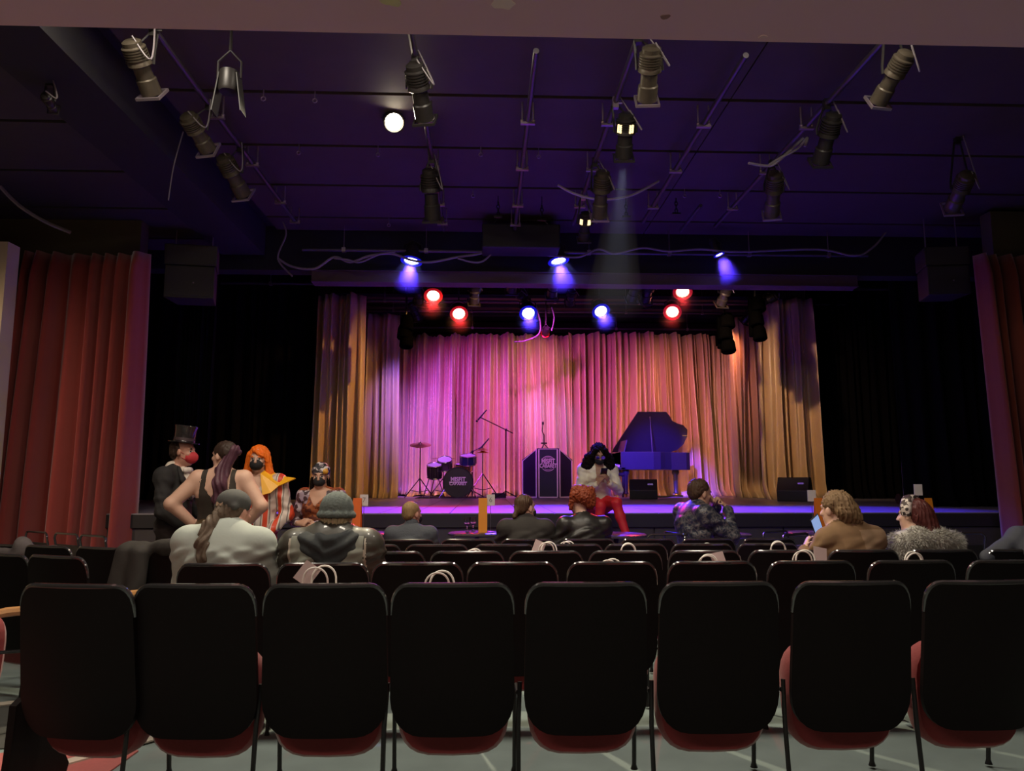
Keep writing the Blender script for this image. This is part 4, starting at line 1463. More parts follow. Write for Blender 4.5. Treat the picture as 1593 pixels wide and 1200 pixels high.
for s in (1, -1):
    b.tube([(0.15 * math.cos(q), -dep - 0.006, zc + s * 0.15 * math.sin(q)) for q in [math.radians(40 + 10 * i) for i in range(11)]], 0.006, 5)
    b.tube([(0.12 * math.cos(q), -dep - 0.006, zc + s * 0.125 * math.sin(q)) for q in [math.radians(55 + 10 * i) for i in range(8)]], 0.004, 5)
b.build('logo_arcs', M_LOGO, front)
# microphone standing on the lectern
zt = Hc
t = thing('desk_microphone', (at(846, 697, LY).x, LY - 0.05, STAGE_Z + Hc * 0.985), 0, 'black microphone on a small tripod on top of the lectern', 'microphone')
for q in (0, 2.1, 4.2):
    b = MB(); b.tube([(0, 0, 0.11), (0.10 * math.cos(q), 0.07 * math.sin(q), 0.0)], 0.010, 6); b.build('leg', M_BLACKMETAL, t, True)
b = MB(); b.cyl((0, 0, 0.10), (0, 0, 0.30), 0.012, None, 8); b.build('stem', M_BLACKMETAL, t, True)
b = MB(); b.tube([(0, 0, 0.28), (-0.04, 0, 0.38), (-0.02, 0, 0.50)], 0.010, 6); b.build('gooseneck', M_BLACKMETAL, t, True)
b = MB(); b.ball((-0.02, 0, 0.53), (0.022, 0.022, 0.04), 10); b.build('capsule', M_BLACKMETAL, t, True)
b = MB(); b.box((0, 0, 0.12), (0.12, 0.05, 0.03)); b.build('cross_plate', M_BLACKMETAL, t)

# ---------------------------------------------------------------- drum kit (each drum and stand stands by itself)
M_DRUM = mat('dark_drum_shell', (0.025, 0.022, 0.03), 0.22, coat=0.6)
M_HEAD = mat('black_drum_head', (0.02, 0.018, 0.024), 0.35)
M_HEADW = mat('coated_drum_head', (0.55, 0.52, 0.5), 0.6)
M_GOLDSH = mat('gold_drum_shell', (0.62, 0.36, 0.10), 0.25, 0.6)
M_BLUESH = mat('blue_sparkle_shell', (0.03, 0.05, 0.16), 0.22, 0.3, scale=80)
M_BRASS = mat('bronze_cymbal', (0.72, 0.48, 0.16), 0.28, 1.0)
DY = 15.3


def drum(center, r, depth, rotx, shell, head, label, lugs=8, hoop=M_CHROME, legs=None, logo=False, stand=None):
    """cylinder drum; local axis z turned by rotx about X"""
    R = Matrix.Rotation(rotx, 3, 'X')
    base = Vector((center.x, center.y, STAGE_Z))
    t = thing('drum', base, 0, label, 'drum', 'drum kit')
    C = center - base
    b = MB(); b.lathe([(r * 0.96, -depth / 2), (r * 0.98, -depth / 2), (r * 0.98, depth / 2), (r * 0.96, depth / 2)], 28, C, R); b.build('shell', shell, t, True)
    for s in (-1, 1):
        b = MB(); b.lathe([(0, s * (depth / 2 + 0.004)), (r * 0.97, s * (depth / 2 + 0.002)), (r * 0.97, s * depth / 2)], 28, C, R); b.build('drum_head', head, t, True)
        b = MB(); b.tube([C + R @ Vector((r * math.cos(q), r * math.sin(q), s * depth / 2)) for q in [i * 2 * math.pi / 28 for i in range(28)]], 0.012, 6, closed=True); b.build('hoop', hoop, t, True)
    for i in range(lugs):
        q = 2 * math.pi * i / lugs
        b = MB(); p = C + R @ Vector((r * 1.02 * math.cos(q), r * 1.02 * math.sin(q), 0)); ax = R @ Vector((0, 0, 1))
        b.cyl(p - ax * depth * 0.42, p + ax * depth * 0.42, 0.007, None, 6)
        b.build('lug', M_CHROME, t)
    if legs:
        for q in legs:
            b = MB(); b.tube([C + Vector((q[0], q[1], q[2])), Vector((q[3], q[4], 0.0))], 0.011, 6); b.build('leg', M_CHROME, t, True)
    if logo:
        n = R @ Vector((0, 0, 1))
        z0 = C.z
        yy = C.y + n.y * (depth / 2 + 0.010)
        lettering('MISFIT', 0.12, M_LOGO, t, (C.x, yy, z0 + 0.06), (math.pi / 2, 0, 0), 0.9, 1.0, 0.004)
        lettering('CABARET', 0.085, M_LOGO, t, (C.x, yy, z0 - 0.03), (math.pi / 2, 0, 0), 0.95, 0.9, 0.003)
        b = MB(); b.box((C.x, yy, z0 + 0.005), (0.36, 0.003, 0.022)); b.build('logo_bar', M_LOGO, t)
    return t


bc = at(713, 755, DY); R0 = 0.30
bc.z = STAGE_Z + R0 + 0.015
drum(bc, R0, 0.36, math.pi / 2, M_DRUM, M_HEAD, 'black bass drum with pale logo lettering on its front', 10, hoop=M_DRUM,
     legs=[(-0.26, -0.02, -0.12, -0.38, -0.16, 0), (0.26, -0.02, -0.12, 0.38, -0.16, 0)], logo=True)
p = at(676, 733, DY + 0.1)
drum(p, 0.15, 0.26, 0.35, M_DRUM, M_HEADW, 'dark tom drum on the left of the bass drum', 6, legs=[(0.0, 0.1, -0.1, -0.10, 0.10, 0), (0.05, 0.15, -0.1, 0.20, 0.3, 0), (-0.1, 0.1, -0.1, -0.25, 0.3, 0)])
p = at(692, 722, DY + 0.25)
drum(p, 0.15, 0.2, 0.5, mat('smoke_drum_shell', (0.10, 0.06, 0.10), 0.3), M_HEADW, 'upper dark tom above the left side of the bass drum', 6, legs=[(0.05, 0.05, -0.05, 0.15, 0.05, 0)])
p = at(728, 716, DY + 0.2)
drum(p, 0.17, 0.18, 0.25, M_BLUESH, M_HEADW, 'blue tom drum above the bass drum', 8, legs=[(0, 0.05, -0.05, -0.05, 0.05, 0)])
p = at(721, 728, DY + 0.45)
drum(p, 0.19, 0.15, 0.15, M_GOLDSH, M_HEADW, 'gold snare drum behind the bass drum', 8, legs=[(0, 0, -0.05, 0.0, 0.0, 0), (-0.1, 0.1, -0.05, -0.25, 0.25, 0), (0.1, 0.1, -0.05, 0.25, 0.25, 0)])


def cymbal_stand(px, py, Y, r, tilt, label, boom=None, hats=False, spread=0.34, low=0.30):
    p = at(px, py, Y)
    h = p.z - STAGE_Z
    t = thing('cymbal_stand', (p.x, Y, STAGE_Z), 0, label, 'cymbal', 'drum kit')
    b = MB(); b.cyl((0, 0, 0.08), (0, 0, h + 0.05), 0.013, None, 8); b.build('stand_pole', M_CHROME, t, True)
    for q in (-2.6, -0.5, 1.57):
        b = MB(); b.tube([(0, 0, low + 0.10), (spread * math.cos(q), spread * math.sin(q), 0.008)], 0.012, 6); b.build('leg', M_CHROME, t, True)
        b = MB(); b.tube([(0, 0, low * 0.4), (spread * 0.55 * math.cos(q), spread * 0.55 * math.sin(q), low * 0.5)], 0.008, 6); b.build('strut', M_CHROME, t, True)
    R = Matrix.Rotation(tilt, 3, 'X')
    for s in ((0, 0.05) if hats else (0,)):
        b = MB(); b.lathe([(0.0, 0.038), (0.03, 0.034), (0.05, 0.014), (r * 0.6, 0.006), (r, -0.008), (r, -0.011), (r * 0.6, 0.003), (0.05, 0.010), (0, 0.02)], 28, (0, 0, h - s), R); b.build('cymbal_plate', M_BRASS, t, True)
    b = MB(); b.lathe([(0, h + 0.03), (0.016, h + 0.03), (0.012, h + 0.06), (0, h + 0.06)], 8); b.build('wing_nut', M_CHROME, t)
    return t


cymbal_stand(654, 692, DY + 0.1, 0.22, 0.30, 'bronze crash cymbal on a tall stand at the left of the drum kit')
cymbal_stand(690, 713, DY + 0.55, 0.27, 0.06, 'thin ride cymbal seen edge-on behind the left toms')
cymbal_stand(751, 700, DY + 0.25, 0.13, 0.1, 'small hi-hat cymbals on a chrome stand right of the drums', hats=True, spread=0.38, low=0.4)
# drum rug strip
b = MB(); b.box((0, 0, 0.004), (1.7, 1.4, 0.008))
o = b.build('rug', mat('dark_rug', (0.03, 0.02, 0.03), 0.95, scale=60, bump=0.1)); o.location = (at(713, 760, DY).x, DY + 0.35, STAGE_Z)
tag(o, 'dark rug under the drum kit', 'rug')


def mic_stand(px, Y, pyt, boom_to, label, base='tripod'):
    p = at(px, pyt, Y)
    h = p.z - STAGE_Z
    t = thing('microphone_stand', (p.x, Y, STAGE_Z), 0, label, 'microphone stand', 'microphone stands')
    b = MB(); b.cyl((0, 0, 0.05), (0, 0, h), 0.014, None, 8); b.build('pole', M_BLACKMETAL, t, True)
    for q in (-2.4, -0.6, 1.57):
        b = MB(); b.tube([(0, 0, 0.14), (0.30 * math.cos(q), 0.30 * math.sin(q), 0.01)], 0.012, 6); b.build('leg', M_BLACKMETAL, t, True)
    e = at(boom_to[0], boom_to[1], Y) - Vector((p.x, Y, STAGE_Z))
    s = Vector((0, 0, h)); d = (e - s).normalized()
    b = MB(); b.cyl(s - d * 0.16, e, 0.010, None, 8); b.build('boom', M_BLACKMETAL, t, True)
    b = MB(); b.ball(s, 0.028, 8); b.build('clutch', M_BLACKMETAL, t, True)
    b = MB(); m1 = e + Vector((-0.06, 0, -0.05)); b.cyl(e + Vector((0.12, 0, 0.16)), m1, 0.013, 0.018, 8); b.ball(m1 + Vector((-0.02, 0, -0.02)), 0.026, 8); b.build('microphone', M_BLACKMETAL, t, True)


mic_stand(787, 15.0, 669, (748, 650), 'tall microphone stand with boom between the drums and the lectern')
mic_stand(735, 15.9, 703, (752, 694), 'short microphone stand with boom behind the blue tom')
# small stage box and cables on the floor by the stand
b = MB(); b.box((0, 0, 0.05), (0.30, 0.14, 0.10))
o = b.build('stage_box', M_BLACK, bevel=0.01); o.location = (at(776, 772, 15.3).x, 15.3, STAGE_Z); tag(o, 'small black stage box on the floor beside the tall microphone stand', 'box')

# ---------------------------------------------------------------- grand piano
PY = 15.6
M_PIANO = mat('black_piano_lacquer', (0.03, 0.03, 0.035), 0.35, coat=0.4)
xl, xr = at(966, 720, PY).x, at(1087, 720, PY).x
LEN = xr - xl
zt_, zb_ = at(1040, 703, PY).z - STAGE_Z, at(1040, 731, PY).z - STAGE_Z
t = thing('grand_piano', (xl, PY, STAGE_Z), 0, 'black grand piano with raised lid, lit blue', 'piano')
WID = 1.12
# plan outline: x from keyboard to tail, y from audience side (0) to spine (WID); audience side is the bentside
bent = [(0.0, 0.0), (0.42 * LEN, 0.0), (0.52 * LEN, 0.06), (0.60 * LEN, 0.20), (0.70 * LEN, 0.34), (0.82 * LEN, 0.40), (0.92 * LEN, 0.46), (0.985 * LEN, 0.58), (1.0 * LEN, 0.76), (0.97 * LEN, 0.95), (0.90 * LEN, 1.08), (0.80 * LEN, WID), (0.0, WID)]
b = MB(); b.prism(bent, zt_ - zb_, Matrix.Translation((0, 0, zb_))); b.build('case', M_PIANO, t, bevel=0.01)
b = MB(); b.bbox((-0.20, 0.03, zb_), (0.0, WID - 0.03, zb_ + 0.06)); b.bbox((-0.24, 0.0, zb_), (0.1, 0.05, zb_ + 0.05)); b.bbox((-0.24, WID - 0.05, zb_), (0.1, WID, zb_ + 0.19)); b.build('key_bed', M_PIANO, t, bevel=0.008)
b = MB(); b.bbox((-0.23, 0.02, zb_ + 0.055), (-0.02, WID - 0.06, zb_ + 0.105))
kb = b.build('white_keys', mat('ivory_keys', (0.80, 0.74, 0.70), 0.3), t)
b = MB()
for i in range(36):
    if i % 7 in (2, 6):
        continue
    y = 0.08 + (WID - 0.16) * (i + 0.5) / 36
    b.box((-0.09, y, zb_ + 0.115), (0.09, 0.012, 0.02))
b.build('black_keys', M_PIANO, kb)
b = MB(); b.bbox((0.0, 0.03, zb_ + 0.06), (0.03, WID - 0.03, zt_)); b.build('fallboard', M_PIANO, t)
b = MB(); b.box((0.14, WID * 0.5, zt_ + 0.13), (0.02, 0.75, 0.26), Matrix.Rotation(0.25, 3, 'Y')); b.build('music_desk', mat('dark_music_desk', (0.05, 0.04, 0.045), 0.35), t)
# lid hinged along the spine, opened towards the audience
ang = math.radians(50)
F = Matrix.Translation((0, WID, zt_ + 0.02)) @ Matrix.Rotation(-ang, 4, 'X') @ Matrix.Translation((0, -WID, 0))
lidpoly = [(0.28 * LEN, 0.0), (0.66 * LEN, 0.0), (0.71 * LEN, 0.10), (0.76 * LEN, 0.24), (0.84 * LEN, 0.32), (0.92 * LEN, 0.36), (0.985 * LEN, 0.48), (1.0 * LEN, 0.66), (0.97 * LEN, 0.88), (0.90 * LEN, 1.04), (0.80 * LEN, WID), (0.0, WID), (0.02 * LEN, WID * 0.9)]
b = MB(); b.prism(lidpoly, 0.022, F); b.build('lid', M_PIANO, t, bevel=0.005)
b = MB(); b.cyl((0.42 * LEN, 0.10, zt_ - 0.02), F @ Vector((0.45 * LEN, 0.12, 0)), 0.012, None, 8); b.build('lid_prop', M_PIANO, t)
b = MB(); b.box((0.80 * LEN, 0.42, zt_ + 0.02), (0.03, 0.02, 0.06)); b.build('prop_catch', M_BRASS, t)
for x, y in ((0.12, 0.14), (0.12, WID - 0.14), (0.82 * LEN, 0.80)):
    lg = MB(); lg.lathe([(0.075, zb_), (0.085, zb_ - 0.06), (0.055, zb_ - 0.12), (0.045, 0.12), (0.06, 0.08), (0.04, 0.06)], 12, (x, y, 0)); lo = lg.build('leg', M_PIANO, t, True)
    lg = MB(); lg.cyl((x - 0.02, y, 0.035), (x + 0.02, y, 0.035), 0.035, None, 12); lg.build('caster', M_BRASS, lo)
b = MB()
for s in (-0.08, 0.08):
    b.tube([(0.16, WID / 2 + s, zb_), (0.16, WID / 2 + s * 0.6, 0.12)], 0.014, 6)
b.box((0.15, WID / 2, 0.12), (0.12, 0.28, 0.07)); b.build('pedal_lyre', M_PIANO, t)
# bench
t = thing('piano_bench', (at(968, 740, PY).x - 0.12, PY + 0.45, STAGE_Z), 0, 'black piano bench at the keyboard end of the piano', 'bench')
b = MB(); b.box((0, 0, 0.48), (0.36, 0.75, 0.07)); b.build('seat', M_BLACKVINYL, t, bevel=0.015)
for x in (-0.15, 0.15):
    for y in (-0.33, 0.33):
        b = MB(); b.box((x, y, 0.225), (0.045, 0.045, 0.45)); b.build('leg', M_PIANO, t)


# ---------------------------------------------------------------- wedge monitors
def wedge(px0, px1, pyt, Y, rz, label):
    a, c = at(px0, 770, Y), at(px1, 770, Y)
    w = c.x - a.x
    h = at(px0, pyt, Y).z - STAGE_Z
    t = thing('floor_monitor', ((a.x + c.x) / 2, Y, STAGE_Z), math.radians(rz), label, 'loudspeaker', 'floor monitors on the stage')
    b = MB()
    prof = [(-0.24, 0.0), (0.22, 0.0), (0.28, h * 0.35), (0.10, h), (-0.10, h), (-0.27, h * 0.45)]
    fr = Matrix(((0, 0, 1, -w / 2), (1, 0, 0, 0), (0, 1, 0, 0), (0, 0, 0, 1)))
    b.prism(prof, w, fr)
    b.build('cabinet', mat('black_monitor_paint', (0.03, 0.028, 0.035), 0.45, scale=80, bump=0.1), t, bevel=0.012)
    b = MB()
    n = Vector((0, 0.9, 0.45)).normalized()
    rot = Matrix((Vector((1, 0, 0)), n, Vector((1, 0, 0)).cross(n))).transposed()
    b.box((0, 0.19, h * 0.68), (w * 0.9, 0.012, h * 0.62), rot); b.build('grille', mat('monitor_grille', (0.02, 0.02, 0.022), 0.7, scale=200, bump=0.3), t)
    b = MB(); b.box((w * 0.25, -0.2, h * 0.75), (0.10, 0.02, 0.03)); b.build('handle', M_CHROME, t)


wedge(1214, 1260, 743, 12.9, -32, 'black wedge monitor on the floor at the right end of the stage')
wedge(980, 1022, 746, 14.4, -12, 'black wedge monitor on the floor in front of the piano')
b = MB(); b.tube(catenary([at(1022, 773, 14.3) * 1, at(1035, 773, 14.5), at(1050, 771.5, 14.8), at(1062, 772, 14.9)], 5), 0.02, 6)
for i, v in enumerate(b.v):
    b.v[i] = (v[0], v[1], max(v[2], STAGE_Z + 0.004))
tag(b.build('coiled_cable', M_CABLEW, None, True), 'pale cable lying on the stage beside the piano monitor', 'cable')

# tubular hand truck at the right end of the stage
p = at(1424, 770, 11.2)
t = thing('hand_truck', (p.x, 11.2, STAGE_Z), math.radians(4), 'thin metal hand truck frame standing at the dark right end of the stage', 'hand truck')
w2 = (at(1443, 740, 11.2).x - at(1406, 740, 11.2).x) / 2
hh = at(1424, 716, 11.2).z - STAGE_Z
for s in (-1, 1):
    b = MB(); b.tube([(s * w2, 0, 0.08), (s * w2, 0, hh - 0.02), (s * w2 * 0.9, 0.02, hh)], 0.012, 8); b.build('upright', M_STEEL, t, True)
b = MB(); b.cyl((-w2, 0, 0.25), (w2, 0, 0.25), 0.010, None, 8); b.cyl((-w2, 0.0, hh * 0.97), (w2, 0, hh * 0.97), 0.006, None, 6); b.build('crossbar', M_BLACKMETAL, t, True)
b = MB(); b.box((0, -0.10, 0.01), (w2 * 2, 0.22, 0.012)); b.build('toe_plate', M_BLACKMETAL, t)
for s in (-1, 1):
    b = MB(); b.cyl((s * (w2 + 0.015), 0.07, 0.08), (s * (w2 + 0.05), 0.07, 0.08), 0.08, None, 16); b.build('wheel', M_BLACK, t, True)
# ================================================================== figures: smooth bodies grown from joints
class Fig:
    def __init__(self):
        self.P = []

    def cone(self, a, b, ra, rb, m=0, k=0.03, flat=None):
        self.P.append(('c', np.array(a, float), np.array(b, float), ra, rb, m, k, flat))
        return self

    def chain(self, pts, rs, m=0, k=0.02, flat=None):
        for i in range(len(pts) - 1):
            self.cone(pts[i], pts[i + 1], rs[i], rs[i + 1], m, k, flat)
        return self

    def ell(self, c, r, m=0, R=None, k=0.03):
        self.P.append(('e', np.array(c, float), np.array(r, float), np.eye(3) if R is None else np.array(R, float), m, k))
        return self

    @staticmethod
    def dist(p, X):
        if p[0] == 'c':
            _, a, b, ra, rb, m, k, flat = p
            if flat is not None:
                ax, fac = np.array(flat[0], float), flat[1]
                ax = ax / np.linalg.norm(ax)
                mid = (a + b) / 2
                o = X - mid
                X = mid + o + (o @ ax)[..., None] * ax * (1 / fac - 1)
            d = b - a
            L2 = max(float(d @ d), 1e-9)
            t = np.clip(((X - a) @ d) / L2, 0, 1)
            q = X - a - t[..., None] * d
            return np.sqrt((q * q).sum(-1)) - (ra + (rb - ra) * t)
        _, c, r, R, m, k = p
        q = (X - c) @ R
        k0 = np.sqrt(((q / r) ** 2).sum(-1))
        k1 = np.sqrt(((q / (r * r)) ** 2).sum(-1)) + 1e-9
        return k0 * (k0 - 1) / k1

    @staticmethod
    def bounds(p):
        if p[0] == 'c':
            r = max(p[3], p[4])
            return np.minimum(p[1], p[2]) - r, np.maximum(p[1], p[2]) + r
        r = p[2].max()
        return p[1] - r, p[1] + r

    def data(self, h=0.009, disp=None):
        B = [self.bounds(p) for p in self.P]
        lo = np.min([b_[0] for b_ in B], 0) - 4 * h - 0.02
        hi = np.max([b_[1] for b_ in B], 0) + 4 * h + 0.02
        n = np.ceil((hi - lo) / h).astype(int) + 1
        F = np.full(n, 0.5, np.float32)
        ax = [lo[i] + h * np.arange(n[i]) for i in range(3)]
        for p, (a, b_) in zip(self.P, B):
            k = p[6] if p[0] == 'c' else p[5]
            pad = k + 3 * h + 0.01
            i0 = np.maximum(((a - pad - lo) / h).astype(int), 0)
            i1 = np.minimum(((b_ + pad - lo) / h).astype(int) + 2, n)
            G = np.stack(np.meshgrid(*[ax[i][i0[i]:i1[i]] for i in range(3)], indexing='ij'), -1)
            d = self.dist(p, G)
            S = F[i0[0]:i1[0], i0[1]:i1[1], i0[2]:i1[2]]
            hh = np.maximum(k - np.abs(S - d), 0) / k
            F[i0[0]:i1[0], i0[1]:i1[1], i0[2]:i1[2]] = np.minimum(S, d) - hh * hh * k * 0.25
        if disp is not None:
            band = np.argwhere(np.abs(F) < 0.05)
            pts = lo + band * h
            F[band[:, 0], band[:, 1], band[:, 2]] += disp(pts).astype(np.float32)
        return self.nets(F, lo, h)

    @staticmethod
    def nets(F, lo, h):
        s = F < 0
        nx, ny, nz = F.shape
        c = np.zeros((nx - 1, ny - 1, nz - 1), np.int8)
        for dx in (0, 1):
            for dy in (0, 1):
                for dz in (0, 1):
                    c += s[dx:nx - 1 + dx, dy:ny - 1 + dy, dz:nz - 1 + dz]
        cells = np.argwhere((c > 0) & (c < 8))
        idx = -np.ones(c.shape, np.int64)
        idx[cells[:, 0], cells[:, 1], cells[:, 2]] = np.arange(len(cells))
        acc = np.zeros((len(cells), 3))
        cnt = np.zeros(len(cells))
        cor = [(x, y, z) for x in (0, 1) for y in (0, 1) for z in (0, 1)]
        for a in cor:
            for b_ in cor:
                if sum(abs(i - j) for i, j in zip(a, b_)) != 1 or a > b_:
                    continue
                fa = F[cells[:, 0] + a[0], cells[:, 1] + a[1], cells[:, 2] + a[2]]
                fb = F[cells[:, 0] + b_[0], cells[:, 1] + b_[1], cells[:, 2] + b_[2]]
                m = (fa < 0) != (fb < 0)
                t = np.where(m, fa / np.where(fa == fb, 1, fa - fb), 0)
                acc += m[:, None] * (np.array(a) + t[:, None] * (np.array(b_) - np.array(a)))
                cnt += m
        V = lo + h * (cells + acc / cnt[:, None])
        Q = []
        for ax_ in range(3):
            u, v = (ax_ + 1) % 3, (ax_ + 2) % 3
            sl0 = [slice(None)] * 3
            sl1 = [slice(None)] * 3
            sl0[ax_] = slice(0, -1)
            sl1[ax_] = slice(1, None)
            e = s[tuple(sl0)] != s[tuple(sl1)]
            E = np.argwhere(e)
            E = E[(E[:, u] > 0) & (E[:, v] > 0) & (E[:, u] < c.shape[u]) & (E[:, v] < c.shape[v])]
            ins = s[E[:, 0], E[:, 1], E[:, 2]]
            q = []
            for du, dv in ((0, 0), (1, 0), (1, 1), (0, 1)):
                w_ = E.copy()
                w_[:, u] -= du
                w_[:, v] -= dv
                q.append(idx[w_[:, 0], w_[:, 1], w_[:, 2]])
            q = np.stack(q, 1)
            q[~ins] = q[~ins][:, ::-1]
            Q.append(q)
        Q = np.concatenate(Q)
        return V, Q[(Q >= 0).all(1)]

    def obj(self, name, mats, parent=None, h=0.009, disp=None, paint=None):
        V, Q = self.data(h, disp)
        me = bpy.data.meshes.new(name)
        me.vertices.add(len(V))
        me.vertices.foreach_set('co', V.astype(np.float32).ravel())
        me.loops.add(Q.size)
        me.loops.foreach_set('vertex_index', Q.astype(np.int32).ravel())
        me.polygons.add(len(Q))
        me.polygons.foreach_set('loop_start', np.arange(0, Q.size, 4, dtype=np.int32))
        mats = mats if isinstance(mats, (list, tuple)) else [mats]
        for m in mats:
            me.materials.append(m)
        if len(mats) > 1:
            C = V[Q].mean(1)
            best = np.full(len(C), 9.0)
            mi = np.zeros(len(C), np.int32)
            for p in self.P:
                d = self.dist(p, C)
                m = p[5] if p[0] == 'c' else p[4]
                w = d < best
                best = np.where(w, d, best)
                mi = np.where(w, m, mi)
            if paint:
                for fn, m in paint:
                    mi = np.where(fn(C), m, mi)
            me.polygons.foreach_set('material_index', mi.astype(np.int32))
        me.polygons.foreach_set('use_smooth', np.ones(len(Q), bool))
        me.update(calc_edges=True)
        me.validate()
        o = bpy.data.objects.new(name, me)
        COL.objects.link(o)
        if parent is not None:
            o.parent = parent
        return o


SKIN, TOP, BOT, SHOE, HAIRM, EYE, DARK, LIP, SLEEVE, EXTRA = range(10)


def rotm(yaw=0, pitch=0, roll=0):
    return np.array((Matrix.Rotation(yaw, 3, 'Z') @ Matrix.Rotation(pitch, 3, 'X') @ Matrix.Rotation(roll, 3, 'Y')))


class Person:
    """local frame: faces +y, x to the right, z up, origin on the floor"""

    SEAT = dict(hip=(0, 0, 0.53), waist=(0, -0.015, 0.70), chest=(0, -0.03, 0.88), neck=(0, -0.02, 1.04), head=(0, 0.03, 1.19),
                shL=(-0.18, -0.03, 0.995), shR=(0.18, -0.03, 0.995), elL=(-0.24, 0.06, 0.74), elR=(0.24, 0.06, 0.74), wrL=(-0.11, 0.27, 0.64), wrR=(0.11, 0.27, 0.64),
                hpL=(-0.09, 0.02, 0.53), hpR=(0.09, 0.02, 0.53), knL=(-0.12, 0.44, 0.52), knR=(0.12, 0.44, 0.52), anL=(-0.12, 0.43, 0.10), anR=(0.12, 0.43, 0.10),
                toL=(-0.13, 0.58, 0.03), toR=(0.13, 0.58, 0.03))
    STAND = dict(hip=(0, 0, 0.95), waist=(0, 0.0, 1.10), chest=(0, -0.01, 1.27), neck=(0, -0.015, 1.43), head=(0, 0.02, 1.585),
                 shL=(-0.18, -0.015, 1.39), shR=(0.18, -0.015, 1.39), elL=(-0.24, -0.02, 1.10), elR=(0.24, -0.02, 1.10), wrL=(-0.23, 0.08, 0.87), wrR=(0.23, 0.08, 0.87),
                 hpL=(-0.09, 0, 0.92), hpR=(0.09, 0, 0.92), knL=(-0.10, 0.02, 0.50), knR=(0.10, 0.02, 0.50), anL=(-0.11, -0.02, 0.09), anR=(0.11, -0.02, 0.09),
                 toL=(-0.13, 0.14, 0.03), toR=(0.13, 0.14, 0.03))

    def __init__(self, label, loc, rz, pose, mats, yaw=0, pitch=0, roll=0, scale=1.0, bulk=0.0, wide=1.0, hands=None, bust=0.0, hips=0.0, hs=1.0, h=0.009, legs=True, bare_arms=False, group=None, **J):
        self.root = thing('person', loc, rz, label, 'person', group)
        self.root.scale = (scale, scale, scale)
        self.j = {k: np.array(v, float) for k, v in {**(self.SEAT if pose == 'sit' else self.STAND), **J}.items()}
        j = self.j
        self.mats = mats
        self.h = h
        self.hs = hs
        self.hR = rotm(yaw, pitch, roll)
        f = self.f = Fig()
        b = bulk
        Y = (0, 1, 0)
        up = j['chest'] - j['hip']
        # trunk
        f.ell(j['hip'], (0.165 + hips + b * 0.5, 0.125 + hips * 0.7 + b * 0.5, 0.12), BOT, k=0.05)
        f.cone(j['hip'] + up * 0.15, j['waist'], 0.150 + b + hips * 0.5, 0.140 * wide + b, TOP, 0.05, (Y, 0.76))
        f.cone(j['waist'], j['chest'], 0.140 * wide + b, 0.168 * wide + b, TOP, 0.05, (Y, 0.72))
        f.cone(j['chest'], j['neck'] - (0, 0, 0.06), 0.165 * wide + b, 0.115 * wide + b, TOP, 0.05, (Y, 0.70))
        if bust:
            for s in (-1, 1):
                f.ell(j['chest'] + np.array((s * 0.075, 0.085, 0.0)), (0.075, 0.06 + bust * 0.5, 0.075), TOP, k=0.05)
        for s in 'LR':
            sh, el, wr = j['sh' + s], j['el' + s], j['wr' + s]
            arm = SKIN if bare_arms else SLEEVE
            f.cone(j['neck'] - (0, 0, 0.055), sh, 0.062 + b * 0.6, 0.066 + b * 0.7, TOP, 0.05)
            f.cone(sh, el, 0.060 + b * 0.8, 0.046 + b * 0.7, arm, 0.03)
            f.cone(el, wr + (el - wr) * 0.1, 0.046 + b * 0.7, 0.034 + b * 0.5, arm, 0.02)
            f.cone(wr + (el - wr) * 0.15, wr, 0.029, 0.026, SKIN, 0.01)
            if legs:
                hp, kn, an, to = j['hp' + s], j['kn' + s], j['an' + s], j['to' + s]
                f.cone(hp, kn, 0.092 + hips * 0.4, 0.060, BOT, 0.04)
                f.cone(kn, kn * 0.6 + an * 0.4 + np.array((0, -0.015, 0)), 0.060, 0.056, BOT, 0.03)
                f.cone(kn * 0.6 + an * 0.4 + np.array((0, -0.015, 0)), an, 0.056, 0.042, BOT, 0.03)
                f.cone(an, an + (0, -0.03, -0.05), 0.042, 0.036, SHOE, 0.02)
                f.cone(an + (0, -0.03, -0.05), to, 0.038, 0.032, SHOE, 0.02)
        # hands
        hands = hands or {}
        for s in 'LR':
            fore = j['wr' + s] - j['el' + s]
            d, n, curl = hands.get(s, (fore, (0, 0, 1), 0.5))
            self.hand(j['wr' + s], np.array(d, float), np.array(n, float), 1 if s == 'R' else -1, curl)
        # neck and head
        hb = self.hp((0, -0.02, -0.07))
        f.cone(j['neck'] - (0, 0, 0.05), hb, 0.060, 0.050, SKIN, 0.03)
        self.headshape()

    def hp(self, p):
        return self.j['head'] + self.hR @ (np.array(p, float) * self.hs)

    def headshape(self):
        f, R, s = self.f, self.hR, self.hs
        E = lambda c, r, m, k=0.02, Rl=None: f.ell(self.hp(c), np.array(r) * s, m, R if Rl is None else R @ Rl, k)
        E((0, -0.015, 0.032), (0.076, 0.094, 0.086), SKIN)
        E((0, 0.022, -0.045), (0.060, 0.068, 0.076), SKIN, 0.035)
        E((0, 0.060, -0.100), (0.024, 0.022, 0.018), SKIN, 0.025)
        E((0, 0.074, 0.026), (0.050, 0.016, 0.012), SKIN, 0.015)
        f.cone(self.hp((0, 0.088, 0.012)), self.hp((0, 0.108, -0.024)), 0.008 * s, 0.013 * s, SKIN, 0.012)
        for x in (-1, 1):
            E((x * 0.014, 0.094, -0.028), (0.010, 0.010, 0.008), SKIN, 0.008)
            E((x * 0.040, 0.066, -0.022), (0.020, 0.016, 0.016), SKIN, 0.015)
            E((x * 0.078, -0.004, -0.012), (0.010, 0.020, 0.032), SKIN, 0.008, rotm(x * -0.35))
        E((0, 0.082, -0.060), (0.024, 0.010, 0.009), LIP, 0.006)

